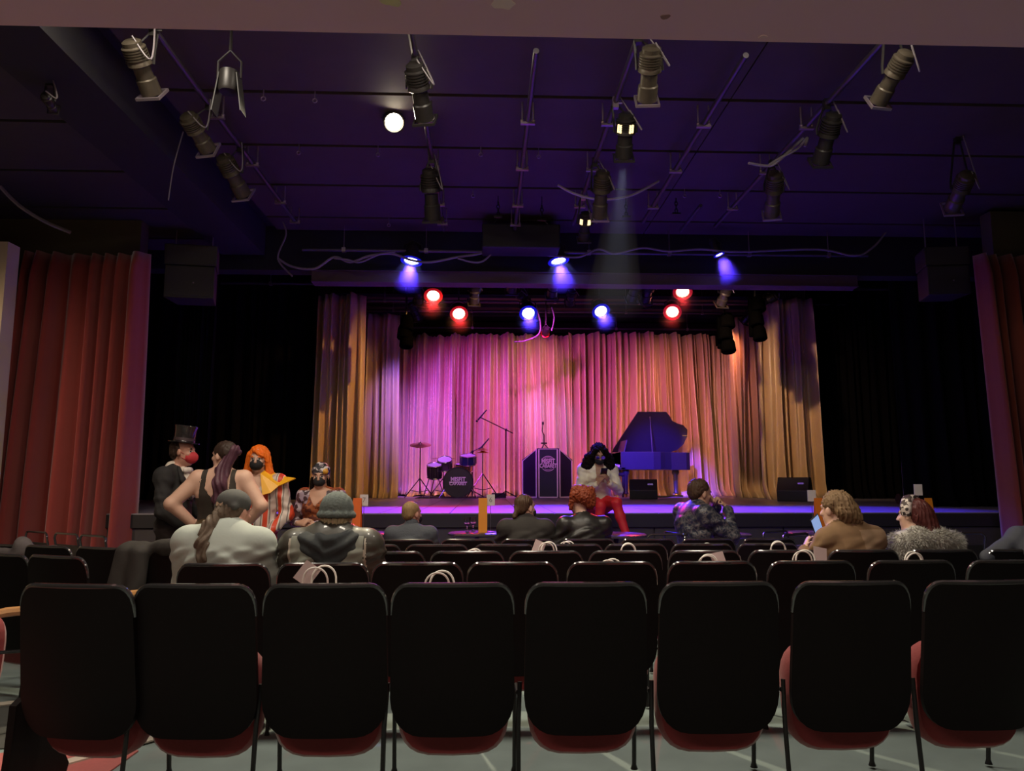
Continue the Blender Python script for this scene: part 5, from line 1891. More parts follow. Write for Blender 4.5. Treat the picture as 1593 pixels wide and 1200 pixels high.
    def face_paint(self):
        """eyes and brows as colour on the face"""
        out = []
        R, s = self.hR, self.hs
        for x in (-1, 1):
            c = self.hp((x * 0.031, 0.083, 0.004))
            out.append((lambda C, c=c: (((C - c) @ R / (0.016 * s, 0.03, 0.009 * s)) ** 2).sum(-1) < 1, EYE))
            out.append((lambda C, c=c: (((C - c) @ R / (0.008 * s, 0.03, 0.009 * s)) ** 2).sum(-1) < 1, DARK))
            c2 = self.hp((x * 0.033, 0.085, 0.028))
            out.append((lambda C, c=c2: (((C - c) @ R / (0.020 * s, 0.03, 0.005 * s)) ** 2).sum(-1) < 1, HAIRM))
        return out

    def hand(self, w, d, n, side, curl):
        """palm with four fingers and a thumb; d points along the hand, n is the back of the hand"""
        f = self.f
        d = d / np.linalg.norm(d)
        n = n - d * (n @ d)
        n = n / (np.linalg.norm(n) + 1e-9)
        x = np.cross(d, n)          # across the palm
        thumb = -side * x if True else x
        P = lambda a, b_, c: w + d * a + x * b_ + n * c
        f.cone(P(0, 0, 0), P(0.045, 0, 0), 0.026, 0.036, SKIN, 0.012, (n, 0.5))
        f.cone(P(0.045, 0, 0), P(0.082, 0, 0), 0.038, 0.038, SKIN, 0.010, (n, 0.42))
        for i, L in enumerate((0.92, 1.05, 1.0, 0.80)):
            o = (i - 1.5) * 0.021 * (-side)
            a = P(0.084, -o, 0)
            dd = d + x * (-o) * 3.0
            dd = dd / np.linalg.norm(dd)
            ang = curl * 0.55
            seg = (0.038 * L, 0.026 * L, 0.020 * L)
            rr = (0.0092, 0.0085, 0.0078, 0.0066)
            for k in range(3):
                t = dd * math.cos(ang) - n * math.sin(ang)
                b_ = a + t * seg[k]
                f.cone(a, b_, rr[k], rr[k + 1], SKIN, 0.004)
                a = b_
                ang += curl * 0.75
        a = P(0.022, 0, 0) + thumb * 0.026
        t1 = d * 0.62 + thumb * 0.70 - n * 0.25
        t1 = t1 / np.linalg.norm(t1)
        b_ = a + t1 * 0.036
        f.cone(a, b_, 0.014, 0.011, SKIN, 0.008)
        t2 = d * 0.86 + thumb * 0.25 - n * (0.25 + 0.4 * curl)
        f.cone(b_, b_ + t2 / np.linalg.norm(t2) * 0.034, 0.0105, 0.0085, SKIN, 0.004)

    def finish(self, paint=None, eyes=True, wr=0.004):
        zn = self.j['neck'][2] - 0.035

        def folds(X):
            m = np.clip((zn - X[:, 2]) / 0.04, 0, 1) * np.clip((X[:, 2] - 0.5) / 0.1, 0, 1)
            x, y, z = X[:, 0], X[:, 1], X[:, 2]
            return m * wr * (np.sin(46 * z + 22 * np.abs(x) + 2.0 * np.sin(13 * x + 5 * y)) + 0.7 * np.sin(70 * z - 38 * x + 1.5 * np.sin(21 * z)) + 0.5 * np.sin(95 * y + 60 * z))
        o = self.f.obj('body', self.mats, self.root, self.h, folds if wr else None, (paint or []) + (self.face_paint() if eyes else []))
        return self.root

    # ---- things worn, built in the head's frame
    def head_frame(self):
        M = Matrix.Identity(4)
        for r in range(3):
            for c in range(3):
                M[r][c] = self.hR[r][c] * self.hs
        M.translation = Vector(self.j['head'])
        return M

    def worn(self, b, name, m, smooth=True):
        o = b.build(name, m, self.root, smooth)
        o.matrix_local = self.head_frame()
        return o

    def hair(self, prims, m, name='hair', amp=0.004, freq=70, h=0.008, wav=6, curl=0.0):
        f = Fig()
        R, s = self.hR, self.hs
        for p in prims:
            if p[0] == 'e':
                f.ell(self.hp(p[1]), np.array(p[2]) * s, 0, R @ (np.eye(3) if len(p) < 5 else p[4]), p[3] if len(p) > 3 else 0.03)
            else:
                f.cone(self.hp(p[1]), self.hp(p[2]), p[3] * s, p[4] * s, 0, p[5] if len(p) > 5 else 0.02)
        c = self.j['head']

        def disp(X):
            q = (X - c) @ R
            a = np.arctan2(q[:, 0], q[:, 1])
            r = np.hypot(q[:, 0], q[:, 1])
            d = amp * np.sin(freq * 0.5 * a + wav * 3 * q[:, 2] + 2.5 * np.sin(18 * q[:, 2] + 3 * a)) + amp * 0.7 * np.sin(freq * 0.27 * a * 3 + 40 * r)
            if curl:
                d += curl * np.sin(110 * q[:, 0] + 3 * np.sin(60 * q[:, 2])) * np.sin(95 * q[:, 2] + 2 * np.sin(70 * q[:, 1])) * np.cos(100 * q[:, 1] + 2 * np.sin(60 * q[:, 0]))
            return d
        return f.obj(name, m, self.root, h, disp)

    def mask(self, m, size=1.0, pointy=0.0):
        f = Fig()
        R, s = self.hR, self.hs
        f.ell(self.hp((0, 0.062, -0.048)), np.array((0.060, 0.052, 0.054)) * s * size, 0, R, 0.02)
        if pointy:
            f.ell(self.hp((0, 0.085, -0.045)), np.array((0.018, 0.045 + pointy, 0.044)) * s, 0, R, 0.03)
        for x in (-1, 1):
            f.cone(self.hp((x * 0.055, 0.05, -0.03)), self.hp((x * 0.082, 0.0, 0.005)), 0.004, 0.004, 0, 0.004)
            f.cone(self.hp((x * 0.052, 0.05, -0.07)), self.hp((x * 0.080, -0.01, -0.03)), 0.004, 0.004, 0, 0.004)
        return f.obj('face_mask', m, self.root, 0.007)


def skin(name, c):
    return mat('skin_' + name, c, 0.55, var=0.06, scale=30)


def cloth(name, c, rough=0.85, **kw):
    return mat('cloth_' + name, c, rough, var=kw.pop('var', 0.15), scale=kw.pop('scale', 25), bump=kw.pop('bump', 0.12), **kw)


M_EYE = mat('eye_white', (0.7, 0.68, 0.66), 0.3)
M_PUPIL = mat('pupil', (0.02, 0.015, 0.012), 0.2)
M_LIP = mat('lip', (0.42, 0.16, 0.14), 0.5)
M_SHOES = mat('black_shoe_leather', (0.02, 0.018, 0.018), 0.4)


def wardrobe(sk, top, bot, hair, sleeve=None, shoe=M_SHOES, extra=None):
    return [sk, top, bot, shoe, hair, M_EYE, M_PUPIL, M_LIP, sleeve or top, extra or top]


SK1 = skin('fair', (0.56, 0.34, 0.25))
SK2 = skin('warm', (0.50, 0.28, 0.19))
SK3 = skin('brown', (0.34, 0.18, 0.11))
SK4 = skin('ruddy', (0.48, 0.24, 0.17))
H_DARK = mat('hair_dark_brown', (0.035, 0.020, 0.015), 0.5, spec=0.2, var=0.3, scale=60)
H_BLACK = mat('hair_black', (0.010, 0.0065, 0.0055), 0.8, spec=0.05, var=0.3, scale=60)
H_GREY = mat('hair_grey_brown', (0.22, 0.15, 0.10), 0.6, spec=0.2, var=0.3, scale=60)
H_BLOND = mat('hair_dark_blond', (0.17, 0.105, 0.055), 0.6, spec=0.2, var=0.35, scale=60)
H_RED = mat('hair_copper_red', (0.22, 0.045, 0.018), 0.45, spec=0.2, var=0.35, scale=60)
H_ORANGE = mat('hair_bright_orange', (0.80, 0.16, 0.015), 0.5, spec=0.2, var=0.25, scale=60)
H_PURPLE = mat('hair_dusky_purple', (0.075, 0.030, 0.045), 0.45, spec=0.2, var=0.35, scale=40)
H_MAROON = mat('hair_maroon', (0.085, 0.022, 0.020), 0.4, spec=0.2, var=0.35, scale=60)


def floor_loc(px, py, Y):
    p = at(px, py, Y)
    return Vector((p.x, Y, zf(Y)))


def head_off(px, py, Y, scale, hz):
    """scale so that the head centre lands on pixel row py"""
    return (at(px, py, Y).z - zf(Y)) / hz


def cap_hair(low=-0.03, back=0.0):
    return [('e', (0, -0.022, 0.040), (0.083, 0.096, 0.088)), ('e', (0, -0.06, -0.01 + low), (0.072, 0.058, 0.06))]


# ---- 1 man in tail coat and top hat, in profile
C_TAIL = cloth('black_tailcoat', (0.016, 0.014, 0.014))
Y = 6.45
p1 = Person('man in black tailcoat, top hat and red face mask standing at the left', floor_loc(277, 700, Y), math.radians(-96), 'stand',
            wardrobe(SK4, C_TAIL, cloth('dark_trousers', (0.03, 0.022, 0.022)), H_DARK), yaw=0.05, pitch=-0.06, scale=head_off(272, 703, Y, 1, 1.60), bulk=0.018,
            elL=(-0.25, 0.02, 1.10), elR=(0.25, 0.03, 1.10), wrL=(-0.14, 0.24, 1.0), wrR=(0.20, 0.20, 0.98), head=(0, 0.05, 1.60))
p1.finish()
p1.hair([('e', (0, -0.03, 0.03), (0.082, 0.088, 0.082)), ('e', (0, -0.055, -0.025), (0.074, 0.05, 0.055))], H_DARK, h=0.008)
p1.mask(cloth('red_mask', (0.45, 0.025, 0.035), 0.75), 1.0, 0.006)
b = MB(); b.lathe([(0.0, 0.085), (0.125, 0.080), (0.13, 0.088), (0.088, 0.092), (0.083, 0.13), (0.086, 0.19), (0.094, 0.225), (0.090, 0.230), (0.0, 0.230)], 28)
ho = p1.worn(b, 'top_hat', mat('black_hat_silk', (0.02, 0.016, 0.017), 0.22, coat=0.5)); ho.matrix_local = p1.head_frame() @ Matrix.Rotation(-0.06, 4, 'X') @ Matrix.Translation((0, -0.01, -0.005))
b = MB(); b.lathe([(0.0845, 0.095), (0.087, 0.095), (0.086, 0.125), (0.083, 0.125)], 28); hb = b.build('hat_band', cloth('hat_band', (0.05, 0.03, 0.035), 0.5), ho, True)
f = Fig(); f.cone((0, -0.03, 1.455), (0, 0.0, 1.475), 0.072, 0.064, 0, 0.02); f.cone((0, 0.05, 1.43), (0, 0.12, 1.25), 0.05, 0.06, 0, 0.03); f.obj('shirt_front', cloth('white_shirt', (0.62, 0.54, 0.46)), p1.root, 0.009)
f = Fig(); f.ell((0.035, 0.10, 1.44), (0.035, 0.022, 0.028), 0); f.ell((-0.035, 0.10, 1.44), (0.035, 0.022, 0.028), 0); f.ell((0, 0.11, 1.44), (0.014, 0.018, 0.018), 0); f.obj('bow_tie', cloth('white_bow', (0.70, 0.62, 0.56)), p1.root, 0.008)
for s in (-1, 1):
    f = Fig(); f.chain([(s * 0.075, 0.05, 1.455), (s * 0.10, 0.115, 1.36), (s * 0.05, 0.165, 1.20)], [0.022, 0.034, 0.022], 0, 0.02, ((0, 1, 0.3), 0.5)); f.obj('lapel', C_TAIL, p1.root, 0.009)

# ---- 2 woman in dark dress, back to the camera, hands on hips
Y = 6.05
C_DRESS = cloth('dark_bodice', (0.030, 0.022, 0.016))
C_SKIRT = mat('bronze_skirt_cloth', (0.085, 0.055, 0.025), 0.4, 0.2, var=0.5, scale=9, stretch=(8, 8, 0.6), bump=0.3)
p2 = Person('woman in a dark sleeveless dress seen from behind, long ponytail, hands on hips', floor_loc(347, 705, Y), math.radians(3), 'stand',
            wardrobe(SK1, C_DRESS, C_SKIRT, H_PURPLE, sleeve=SK1), yaw=math.radians(66), pitch=-0.05, scale=head_off(347, 709, Y, 1, 1.585), bulk=0.012, wide=1.06, hips=0.03, bust=0.05,
            elL=(-0.36, -0.10, 1.19), elR=(0.34, -0.06, 1.17), wrL=(-0.20, -0.02, 1.02), wrR=(0.21, 0.0, 1.02), bare_arms=True,
            hands={'L': ((0.8, 0.45, 0.15), (-0.2, -0.6, 0.8), 0.35), 'R': ((-0.8, 0.45, 0.1), (0.2, -0.6, 0.8), 0.35)})
def vback(C):
    z, x, y = C[:, 2], C[:, 0], C[:, 1]
    low = (y < 0.02) & (z > 1.205 + 1.15 * np.abs(x)) & (z < 1.50)
    out = (np.abs(x) > 0.145) & (z > 1.24)
    top = (z > 1.425)
    strap = (np.abs(np.abs(x) - 0.115) < 0.020) & (z > 1.25) & (z < 1.47)
    return (low | out | top) & ~strap & (z > 1.15)
p2.finish([(vback, SKIN)], wr=0)
p2.hair([('e', (0, -0.022, 0.036), (0.084, 0.098, 0.088)), ('e', (0, -0.06, 0.0), (0.07, 0.06, 0.06))], H_DARK, amp=0.003)
pw = lambda *a: np.array(a)
f = Fig(); hc = p2.j['head']
bk = p2.hp((0, -0.10, 0.05))
f.chain([bk, bk + (0.03, -0.055, -0.02), (0.03, bk[1] - 0.075, hc[2] - 0.12), (0.035, -0.17, hc[2] - 0.24), (0.03, -0.165, hc[2] - 0.37), (0.02, -0.15, hc[2] - 0.46)], [0.034, 0.040, 0.052, 0.056, 0.045, 0.010], 0, 0.03)
f.obj('ponytail', H_PURPLE, p2.root, 0.008, lambda X: 0.006 * np.sin(150 * X[:, 0] + 4 * np.sin(14 * X[:, 2])))
b = MB()
def skirt(u, v):
    a = 2 * math.pi * u; r = 0.165 + 0.24 * (1 - v) ** 0.8 + 0.018 * math.sin(14 * a) * (1 - v)
    return (r * math.cos(a), 0.82 * r * math.sin(a), 0.45 + 0.62 * v)
b.grid(skirt, 72, 14); so_ = b.build('skirt', C_SKIRT, p2.root, True); m_ = so_.modifiers.new('s', 'SOLIDIFY'); m_.thickness = 0.006
b = MB(); b.tube([tuple(p2.j['wrL'] + np.array((0.0, 0.03 * math.cos(q), 0.034 * math.sin(q)))) for q in [i * math.pi / 6 for i in range(12)]], 0.005, 6, closed=True); b.build('bracelet', M_CHROME, p2.root)

# ---- 3 performer with orange hair and striped coat
Y = 6.6
C_STR = pattern_mat('cloth_striped_coat', [(0.62, 0.06, 0.02), (0.62, 0.52, 0.44), (0.20, 0.17, 0.16), (0.60, 0.50, 0.44)], 2.9, 0.4, 'X')
p3 = Person('person with bright orange hair, black mask and striped red coat with yellow collar', floor_loc(404, 712, Y), math.radians(176), 'stand',
            wardrobe(SK1, C_STR, cloth('magenta_trousers', (0.22, 0.03, 0.08)), H_ORANGE), yaw=0.1, pitch=-0.05, scale=head_off(404, 715, Y, 1, 1.60), bulk=0.02,
            elL=(-0.27, -0.02, 1.10), elR=(0.26, -0.02, 1.10), wrL=(-0.16, 0.20, 0.93), wrR=(0.16, 0.22, 0.93), head=(0, 0.03, 1.60),
            hands={'L': ((0.5, 0.7, -0.3), (-0.3, 0.3, 0.8), 0.6), 'R': ((-0.6, 0.6, -0.2), (0.3, 0.3, 0.8), 0.6)})
p3.finish([(lambda C: (C[:, 2] > 1.30 + 0.9 * np.abs(C[:, 0])) & (C[:, 1] > 0.03) & (C[:, 2] < 1.47), SKIN)])
p3.hair([('e', (0, -0.026, 0.042), (0.090, 0.098, 0.090)), ('c', (-0.075, 0.0, 0.03), (-0.105, -0.01, -0.13), 0.030, 0.030, 0.03), ('c', (-0.105, -0.01, -0.13), (-0.13, 0.0, -0.19), 0.03, 0.008, 0.03),
         ('c', (0.075, 0.0, 0.03), (0.10, -0.01, -0.13), 0.030, 0.032, 0.03), ('c', (0.10, -0.01, -0.13), (0.11, 0.0, -0.19), 0.03, 0.01, 0.03), ('e', (0, -0.06, -0.07), (0.085, 0.05, 0.11)), ('c', (0.02, 0.085, 0.085), (-0.055, 0.075, 0.03), 0.018, 0.014, 0.02)], H_ORANGE, amp=0.005)
p3.mask(cloth('black_mask', (0.012, 0.011, 0.012), 0.8))
C_YEL = mat('yellow_satin_collar', (0.85, 0.42, 0.02), 0.35, var=0.12, scale=10)
b = MB()
b._add([(-0.05, 0.10, 1.47), (-0.17, 0.15, 1.30), (-0.10, 0.165, 1.28), (-0.22, 0.10, 1.36), (-0.36, 0.06, 1.43), (-0.20, 0.0, 1.45), (-0.12, -0.02, 1.49), (-0.06, 0.03, 1.50)], [(0, 2, 1), (0, 1, 3), (0, 3, 7), (3, 4, 5), (3, 5, 7), (5, 6, 7)])
o = b.build('yellow_collar', C_YEL, p3.root); so_ = o.modifiers.new('s', 'SOLIDIFY'); so_.thickness = 0.010
f = Fig(); f.chain([(0.06, 0.06, 1.47), (0.045, 0.13, 1.36), (0.0, 0.15, 1.25)], [0.02, 0.034, 0.016], 0, 0.02, ((0, 1, 0.3), 0.5)); f.obj('pale_lapel', cloth('cream_lapel', (0.62, 0.50, 0.36)), p3.root, 0.009)

# ---- 4 woman in patterned headscarf
Y = 6.75
C_SCARF = pattern_mat('cloth_headscarf', [(0.02, 0.018, 0.02), (0.55, 0.50, 0.50), (0.03, 0.03, 0.035), (0.16, 0.13, 0.15)], 34, 0.6)
C_SHAWL = pattern_mat('cloth_shawl', [(0.05, 0.025, 0.03), (0.50, 0.44, 0.48), (0.10, 0.05, 0.05), (0.30, 0.24, 0.30)], 26, 0.6)
C_RUST = pattern_mat('cloth_rust_print', [(0.22, 0.05, 0.015), (0.30, 0.08, 0.02), (0.10, 0.02, 0.01)], 16, 0.7, 'noise')
p4 = Person('woman in black and white patterned headscarf, black mask and rust dress, by the stage', floor_loc(500, 740, Y), math.radians(170), 'stand',
            wardrobe(SK2, C_RUST, C_RUST, H_BLACK, sleeve=C_SHAWL), yaw=0.16, pitch=-0.12, scale=head_off(502, 741, Y, 1, 1.585), bulk=0.015, bust=0.04,
            elL=(-0.26, 0.0, 1.12), elR=(0.27, -0.02, 1.12), wrL=(-0.05, 0.26, 1.10), wrR=(0.11, 0.28, 1.12),
            hands={'L': ((0.8, 0.3, 0.1), (0, 0.8, 0.5), 1.1), 'R': ((-0.8, 0.3, 0.1), (0, 0.8, 0.5), 1.1)})
p4.finish([(lambda C: (C[:, 2] > 1.28 + 1.3 * np.abs(C[:, 0])) & (C[:, 1] > 0.03) & (C[:, 2] < 1.47), SKIN), (lambda C: (C[:, 2] > 1.31) & (C[:, 2] < 1.44) & (np.abs(C[:, 0]) > 0.09), SLEEVE)])
f = Fig(); f.ell(p4.hp((0, -0.02, 0.055)), (0.092, 0.104, 0.088), 0, p4.hR); f.ell(p4.hp((0, -0.05, -0.01)), (0.082, 0.07, 0.06), 0, p4.hR);
f.ell(p4.hp((-0.065, 0.055, 0.05)), (0.028, 0.03, 0.028), 1, p4.hR, 0.02)
f.obj('headscarf', [C_SCARF, mat('yellow_scarf_cloth', (0.62, 0.30, 0.03), 0.5)], p4.root, 0.008, lambda X: 0.003 * np.sin(90 * X[:, 0] + 60 * X[:, 2]))
p4.mask(cloth('black_mask', (0.012, 0.011, 0.012), 0.8))
p4.hair([('c', (0.075, 0.0, -0.03), (0.095, 0.01, -0.20), 0.026, 0.022), ('c', (-0.072, -0.01, -0.03), (-0.08, -0.03, -0.18), 0.022, 0.016)], H_BLACK)

# ---- 5 woman sitting on the stage edge with her phone
Y = 8.45
C_WHITEJ = mat('ivory_satin_jacket', (0.66, 0.60, 0.46), 0.5, var=0.12, scale=14, bump=0.25)
C_REDL = cloth('red_leggings', (0.55, 0.012, 0.02), 0.6)
sc5 = 0.93
px5 = at(929, 722, Y)
zs5 = STAGE_Z - 0.53 * sc5 + 0.10
p5_ = Person('woman in white jacket and red leggings sitting on the stage edge with a phone', Vector((px5.x, Y, zs5)), math.radians(184), 'sit',
             wardrobe(SK3, C_WHITEJ, C_REDL, H_BLACK, shoe=SK3), yaw=0.0, pitch=-0.38, scale=sc5, bulk=0.015, bust=0.04,
             waist=(0, -0.02, 0.68), chest=(0, 0.0, 0.85), neck=(0, 0.03, 1.00), head=(0, 0.09, 1.13), shL=(-0.175, 0.02, 0.955), shR=(0.175, 0.02, 0.955),
             elL=(-0.235, 0.10, 0.70), elR=(0.235, 0.10, 0.70), wrL=(-0.075, 0.27, 0.80), wrR=(0.06, 0.27, 0.78),
             knL=(-0.13, 0.40, 0.56), knR=(0.05, 0.38, 0.53), anL=(-0.23, 0.50, 0.17), anR=(0.10, 0.42, 0.12), toL=(-0.26, 0.63, 0.09), toR=(0.12, 0.55, 0.05),
             hands={'L': ((0.45, 0.25, 0.85), (-0.7, 0.6, 0.1), 0.9), 'R': ((-0.5, 0.2, 0.8), (0.7, 0.6, 0.1), 0.9)})
p5_.finish([(lambda C: (np.abs(C[:, 0] - 0.0) < 0.05) & (C[:, 1] > 0.06) & (C[:, 2] > 0.80) & (C[:, 2] < 1.02), SKIN)])
p5_.hair([('e', (0, -0.03, 0.05), (0.095, 0.105, 0.090)), ('e', (-0.115, 0.01, -0.07), (0.075, 0.07, 0.10)), ('e', (0.115, 0.01, -0.07), (0.075, 0.07, 0.10)), ('e', (0, -0.08, -0.07), (0.11, 0.07, 0.12)),
          ('e', (-0.14, 0.03, -0.13), (0.065, 0.06, 0.065)), ('e', (0.15, 0.03, -0.13), (0.065, 0.06, 0.065)), ('c', (-0.06, 0.07, 0.09), (-0.10, 0.06, 0.0), 0.028, 0.03), ('c', (0.06, 0.07, 0.09), (0.10, 0.06, 0.0), 0.028, 0.03)], H_BLACK, amp=0.002, curl=0.016, h=0.008)
p5_.mask(cloth('black_mask', (0.012, 0.011, 0.012), 0.8))
b = MB()
for x in (-1, 1):
    b.tube([(x * 0.033 + 0.024 * math.cos(q), 0.108, 0.002 + 0.020 * math.sin(q)) for q in [i * math.pi / 8 for i in range(16)]], 0.003, 5, closed=True)
    b.tube([(x * 0.057, 0.106, 0.005), (x * 0.084, 0.0, 0.008)], 0.0025, 5)
b.tube([(-0.010, 0.110, 0.004), (0.010, 0.110, 0.004)], 0.003, 5)
gl = p5_.worn(b, 'glasses', M_CHROME)
b = MB()
for x in (-1, 1):
    b.lathe([(0, 0), (0.022, 0.0), (0.022, 0.002), (0, 0.002)], 14, (x * 0.033, 0.109, 0.002), Matrix.Rotation(math.pi / 2, 3, 'X'))
b.build('glasses_lens', mat('mirror_lens', (0.9, 0.85, 0.8), 0.08, 1.0), gl)
# phone in her hands
b = MB(); b.box((0, 0, 0), (0.074, 0.009, 0.15)); o = b.build('phone', mat('black_phone_glass', (0.012, 0.012, 0.014), 0.12), bevel=0.006)
o.location = p5_.root.matrix_basis @ Vector((-0.01, 0.30, 0.90)); o.rotation_euler = (math.radians(-35), 0, math.radians(184)); tag(o, 'black phone held by the woman on the stage edge', 'phone')

# ---- 6 red-haired person in black, seated
def seat_loc(px, r, dx=0.0, dy=0.20):
    Yr = ROWS[r][0]
    return Vector((at(px, 840, Yr + 0.05 + dy).x + dx, Yr + 0.05 + dy, zf(Yr)))


C_BLKS = mat('black_satin_blouse', (0.020, 0.018, 0.017), 0.35, var=0.2, scale=12, bump=0.4)
p6_ = Person('red-haired person in black satin seated in the farthest row of theatre chairs', seat_loc(908, 4), math.radians(8), 'sit',
             wardrobe(SK1, C_BLKS, cloth('black_skirt', (0.018, 0.016, 0.016)), H_RED), yaw=math.radians(22), pitch=0.05, roll=0.1, scale=0.96, bulk=0.015,
             head=(-0.02, 0.04, 1.20), elL=(-0.30, 0.0, 0.74), wrL=(-0.22, 0.20, 0.62))
p6_.finish(wr=0.006)
p6_.hair([('e', (0, -0.03, 0.055), (0.105, 0.105, 0.090)), ('e', (0.03, -0.09, 0.02), (0.07, 0.05, 0.06)), ('c', (-0.06, 0.0, 0.10), (0.07, -0.05, 0.11), 0.045, 0.04), ('c', (0.08, -0.05, 0.06), (0.10, -0.02, -0.04), 0.04, 0.03),
          ('c', (-0.09, -0.01, 0.05), (-0.10, 0.0, -0.07), 0.032, 0.02), ('e', (0.05, -0.10, -0.02), (0.045, 0.03, 0.035))], H_RED, amp=0.004, curl=0.012)

# ---- 7 man in a dark jacket, head turned right
p7_ = Person('man in a dark jacket with tied-back hair seated left of the red-haired person', seat_loc(818, 4), math.radians(-4), 'sit',
             wardrobe(SK1, cloth('black_jacket', (0.022, 0.018, 0.016)), cloth('dark_trousers', (0.03, 0.022, 0.022)), H_DARK), yaw=math.radians(-48), pitch=-0.05, scale=0.925, bulk=0.035)
p7_.finish(wr=0.005)
p7_.hair([('e', (0, -0.028, 0.038), (0.084, 0.094, 0.086)), ('e', (0, -0.065, -0.02), (0.068, 0.05, 0.055)), ('c', (0, -0.10, -0.02), (0.0, -0.14, -0.09), 0.028, 0.02)], H_GREY if False else mat('hair_brown', (0.075, 0.042, 0.025), 0.5, spec=0.2, var=0.3, scale=60))
p7_.mask(cloth('black_mask', (0.012, 0.011, 0.012), 0.8))
f = Fig(); f.cone((-0.07, -0.05, 1.045), (0.07, -0.05, 1.045), 0.05, 0.05, 0, 0.03); f.cone((-0.09, 0.02, 1.03), (0.09, 0.02, 1.03), 0.04, 0.04, 0, 0.03); f.obj('collar', cloth('black_jacket', (0.022, 0.018, 0.016)), p7_.root, 0.009)

# ---- 8 man in grey sweater
C_GREYS = cloth('slate_sweater', (0.060, 0.066, 0.080), 0.9, bump=0.25, scale=60)
p8_ = Person('man with short fair hair in a slate grey turtleneck seated on the left', seat_loc(640, 4), math.radians(-3), 'sit',
             wardrobe(SK4, C_GREYS, cloth('dark_trousers', (0.03, 0.022, 0.022)), H_GREY), yaw=math.radians(-40), pitch=-0.02, scale=0.88, bulk=0.022)
p8_.finish()
p8_.hair([('e', (0, -0.024, 0.040), (0.081, 0.092, 0.083)), ('e', (0, -0.062, -0.015), (0.068, 0.045, 0.05))], mat('hair_sandy', (0.26, 0.17, 0.08), 0.6, spec=0.2, var=0.25, scale=60), amp=0.002)
p8_.mask(cloth('black_mask', (0.012, 0.011, 0.012), 0.8))
f = Fig(); f.cone((0, -0.02, 1.03), (0, 0.0, 1.085), 0.078, 0.070, 0, 0.02); f.obj('collar', C_GREYS, p8_.root, 0.009)

# ---- 9 man in quilted jacket, in profile, hands at his mouth
Y = 7.05
C_QUILT = pattern_mat('cloth_quilted_jacket', [(0.025, 0.030, 0.050), (0.06, 0.06, 0.075), (0.14, 0.13, 0.13), (0.03, 0.035, 0.06)], 24, 0.35, 'noise')
p9_ = Person('man in a shiny quilted jacket seated in profile, hands raised to his mouth', Vector((at(1083, 800, Y).x, Y, zf(Y))), math.radians(-74), 'sit',
             wardrobe(SK2, C_QUILT, cloth('dark_trousers', (0.03, 0.022, 0.022)), H_DARK), yaw=math.radians(-4), pitch=-0.16, scale=head_off(1083, 768, Y, 1, 1.17), bulk=0.03, wide=1.04,
             neck=(0, 0.0, 1.03), head=(0, 0.055, 1.17), elR=(0.24, 0.20, 0.80), elL=(-0.22, 0.20, 0.82), wrR=(0.06, 0.29, 1.04), wrL=(-0.05, 0.26, 1.06),
             hands={'R': ((-0.45, -0.35, 0.5), (0.6, 0.8, 0.2), 1.2), 'L': ((0.45, -0.35, 0.5), (-0.6, 0.8, 0.2), 1.2)})
p9_.finish(wr=0.006)
p9_.hair([('e', (0, -0.03, 0.045), (0.088, 0.098, 0.088)), ('e', (0, -0.065, -0.01), (0.074, 0.052, 0.06))], mat('hair_brown', (0.075, 0.042, 0.025), 0.5, spec=0.2, var=0.3, scale=60), amp=0.004, curl=0.004)
f = Fig(); f.cone((-0.06, -0.055, 1.03), (0.06, -0.055, 1.03), 0.04, 0.04, 0, 0.03); f.cone((0.07, -0.03, 1.035), (0.06, 0.07, 1.0), 0.03, 0.025, 0, 0.03); f.cone((-0.07, -0.03, 1.035), (-0.06, 0.07, 1.0), 0.03, 0.025, 0, 0.03); f.obj('collar', C_QUILT, p9_.root, 0.009)

# ---- 10 woman with hair bun and tan shawl
C_TAN = mat('tan_shawl_wool', (0.185, 0.105, 0.050), 0.9, var=0.18, scale=10, bump=0.15)
C_TAN2 = mat('light_tan_shawl_wool', (0.27, 0.17, 0.10), 0.9, var=0.18, scale=10, bump=0.15)
p10 = Person('woman with a fair hair bun and tan shawl seated on the right, holding a phone', seat_loc(1318, 2), math.radians(4), 'sit',
             wardrobe(SK1, C_TAN, cloth('dark_trousers', (0.03, 0.022, 0.022)), H_BLOND, extra=C_TAN2), yaw=math.radians(26), pitch=-0.10, scale=0.94, bulk=0.028, wide=1.04, hs=1.08, head=(-0.07, 0.02, 1.165), shL=(-0.165, -0.03, 0.955), shR=(0.18, -0.03, 0.965),
             elL=(-0.25, 0.08, 0.76), wrL=(-0.225, 0.21, 0.865), hands={'L': ((0.55, 0.25, 0.8), (-0.75, 0.3, 0.5), 0.9)})
p10.finish([(lambda C: (C[:, 0] > 0.02 + 0.12 * (1.0 - C[:, 2])) & (C[:, 2] > 0.60) & (C[:, 2] < 1.03) & (C[:, 1] < 0.12), EXTRA)])
p10.hair([('e', (0, -0.024, 0.040), (0.086, 0.100, 0.090)), ('e', (0.01, -0.09, -0.025), (0.076, 0.062, 0.082)), ('c', (0.0, -0.09, 0.05), (0.05, -0.12, -0.06), 0.04, 0.035), ('c', (-0.05, -0.08, -0.02), (0.04, -0.12, -0.08), 0.035, 0.03), ('c', (0.0, -0.06, -0.09), (-0.01, -0.05, -0.15), 0.045, 0.03)],
          H_BLOND, amp=0.006, curl=0.006)
b = MB(); b.box((0, 0, 0), (0.075, 0.009, 0.155)); o = b.build('phone', mat('phone_back', (0.02, 0.02, 0.025), 0.3))
pl_ = at(1270, 816, 5.26); o.location = pl_; o.rotation_euler = (math.radians(30), math.radians(-38), math.radians(8)); tag(o, 'phone with a lit pale blue screen held by the woman with the bun', 'phone')
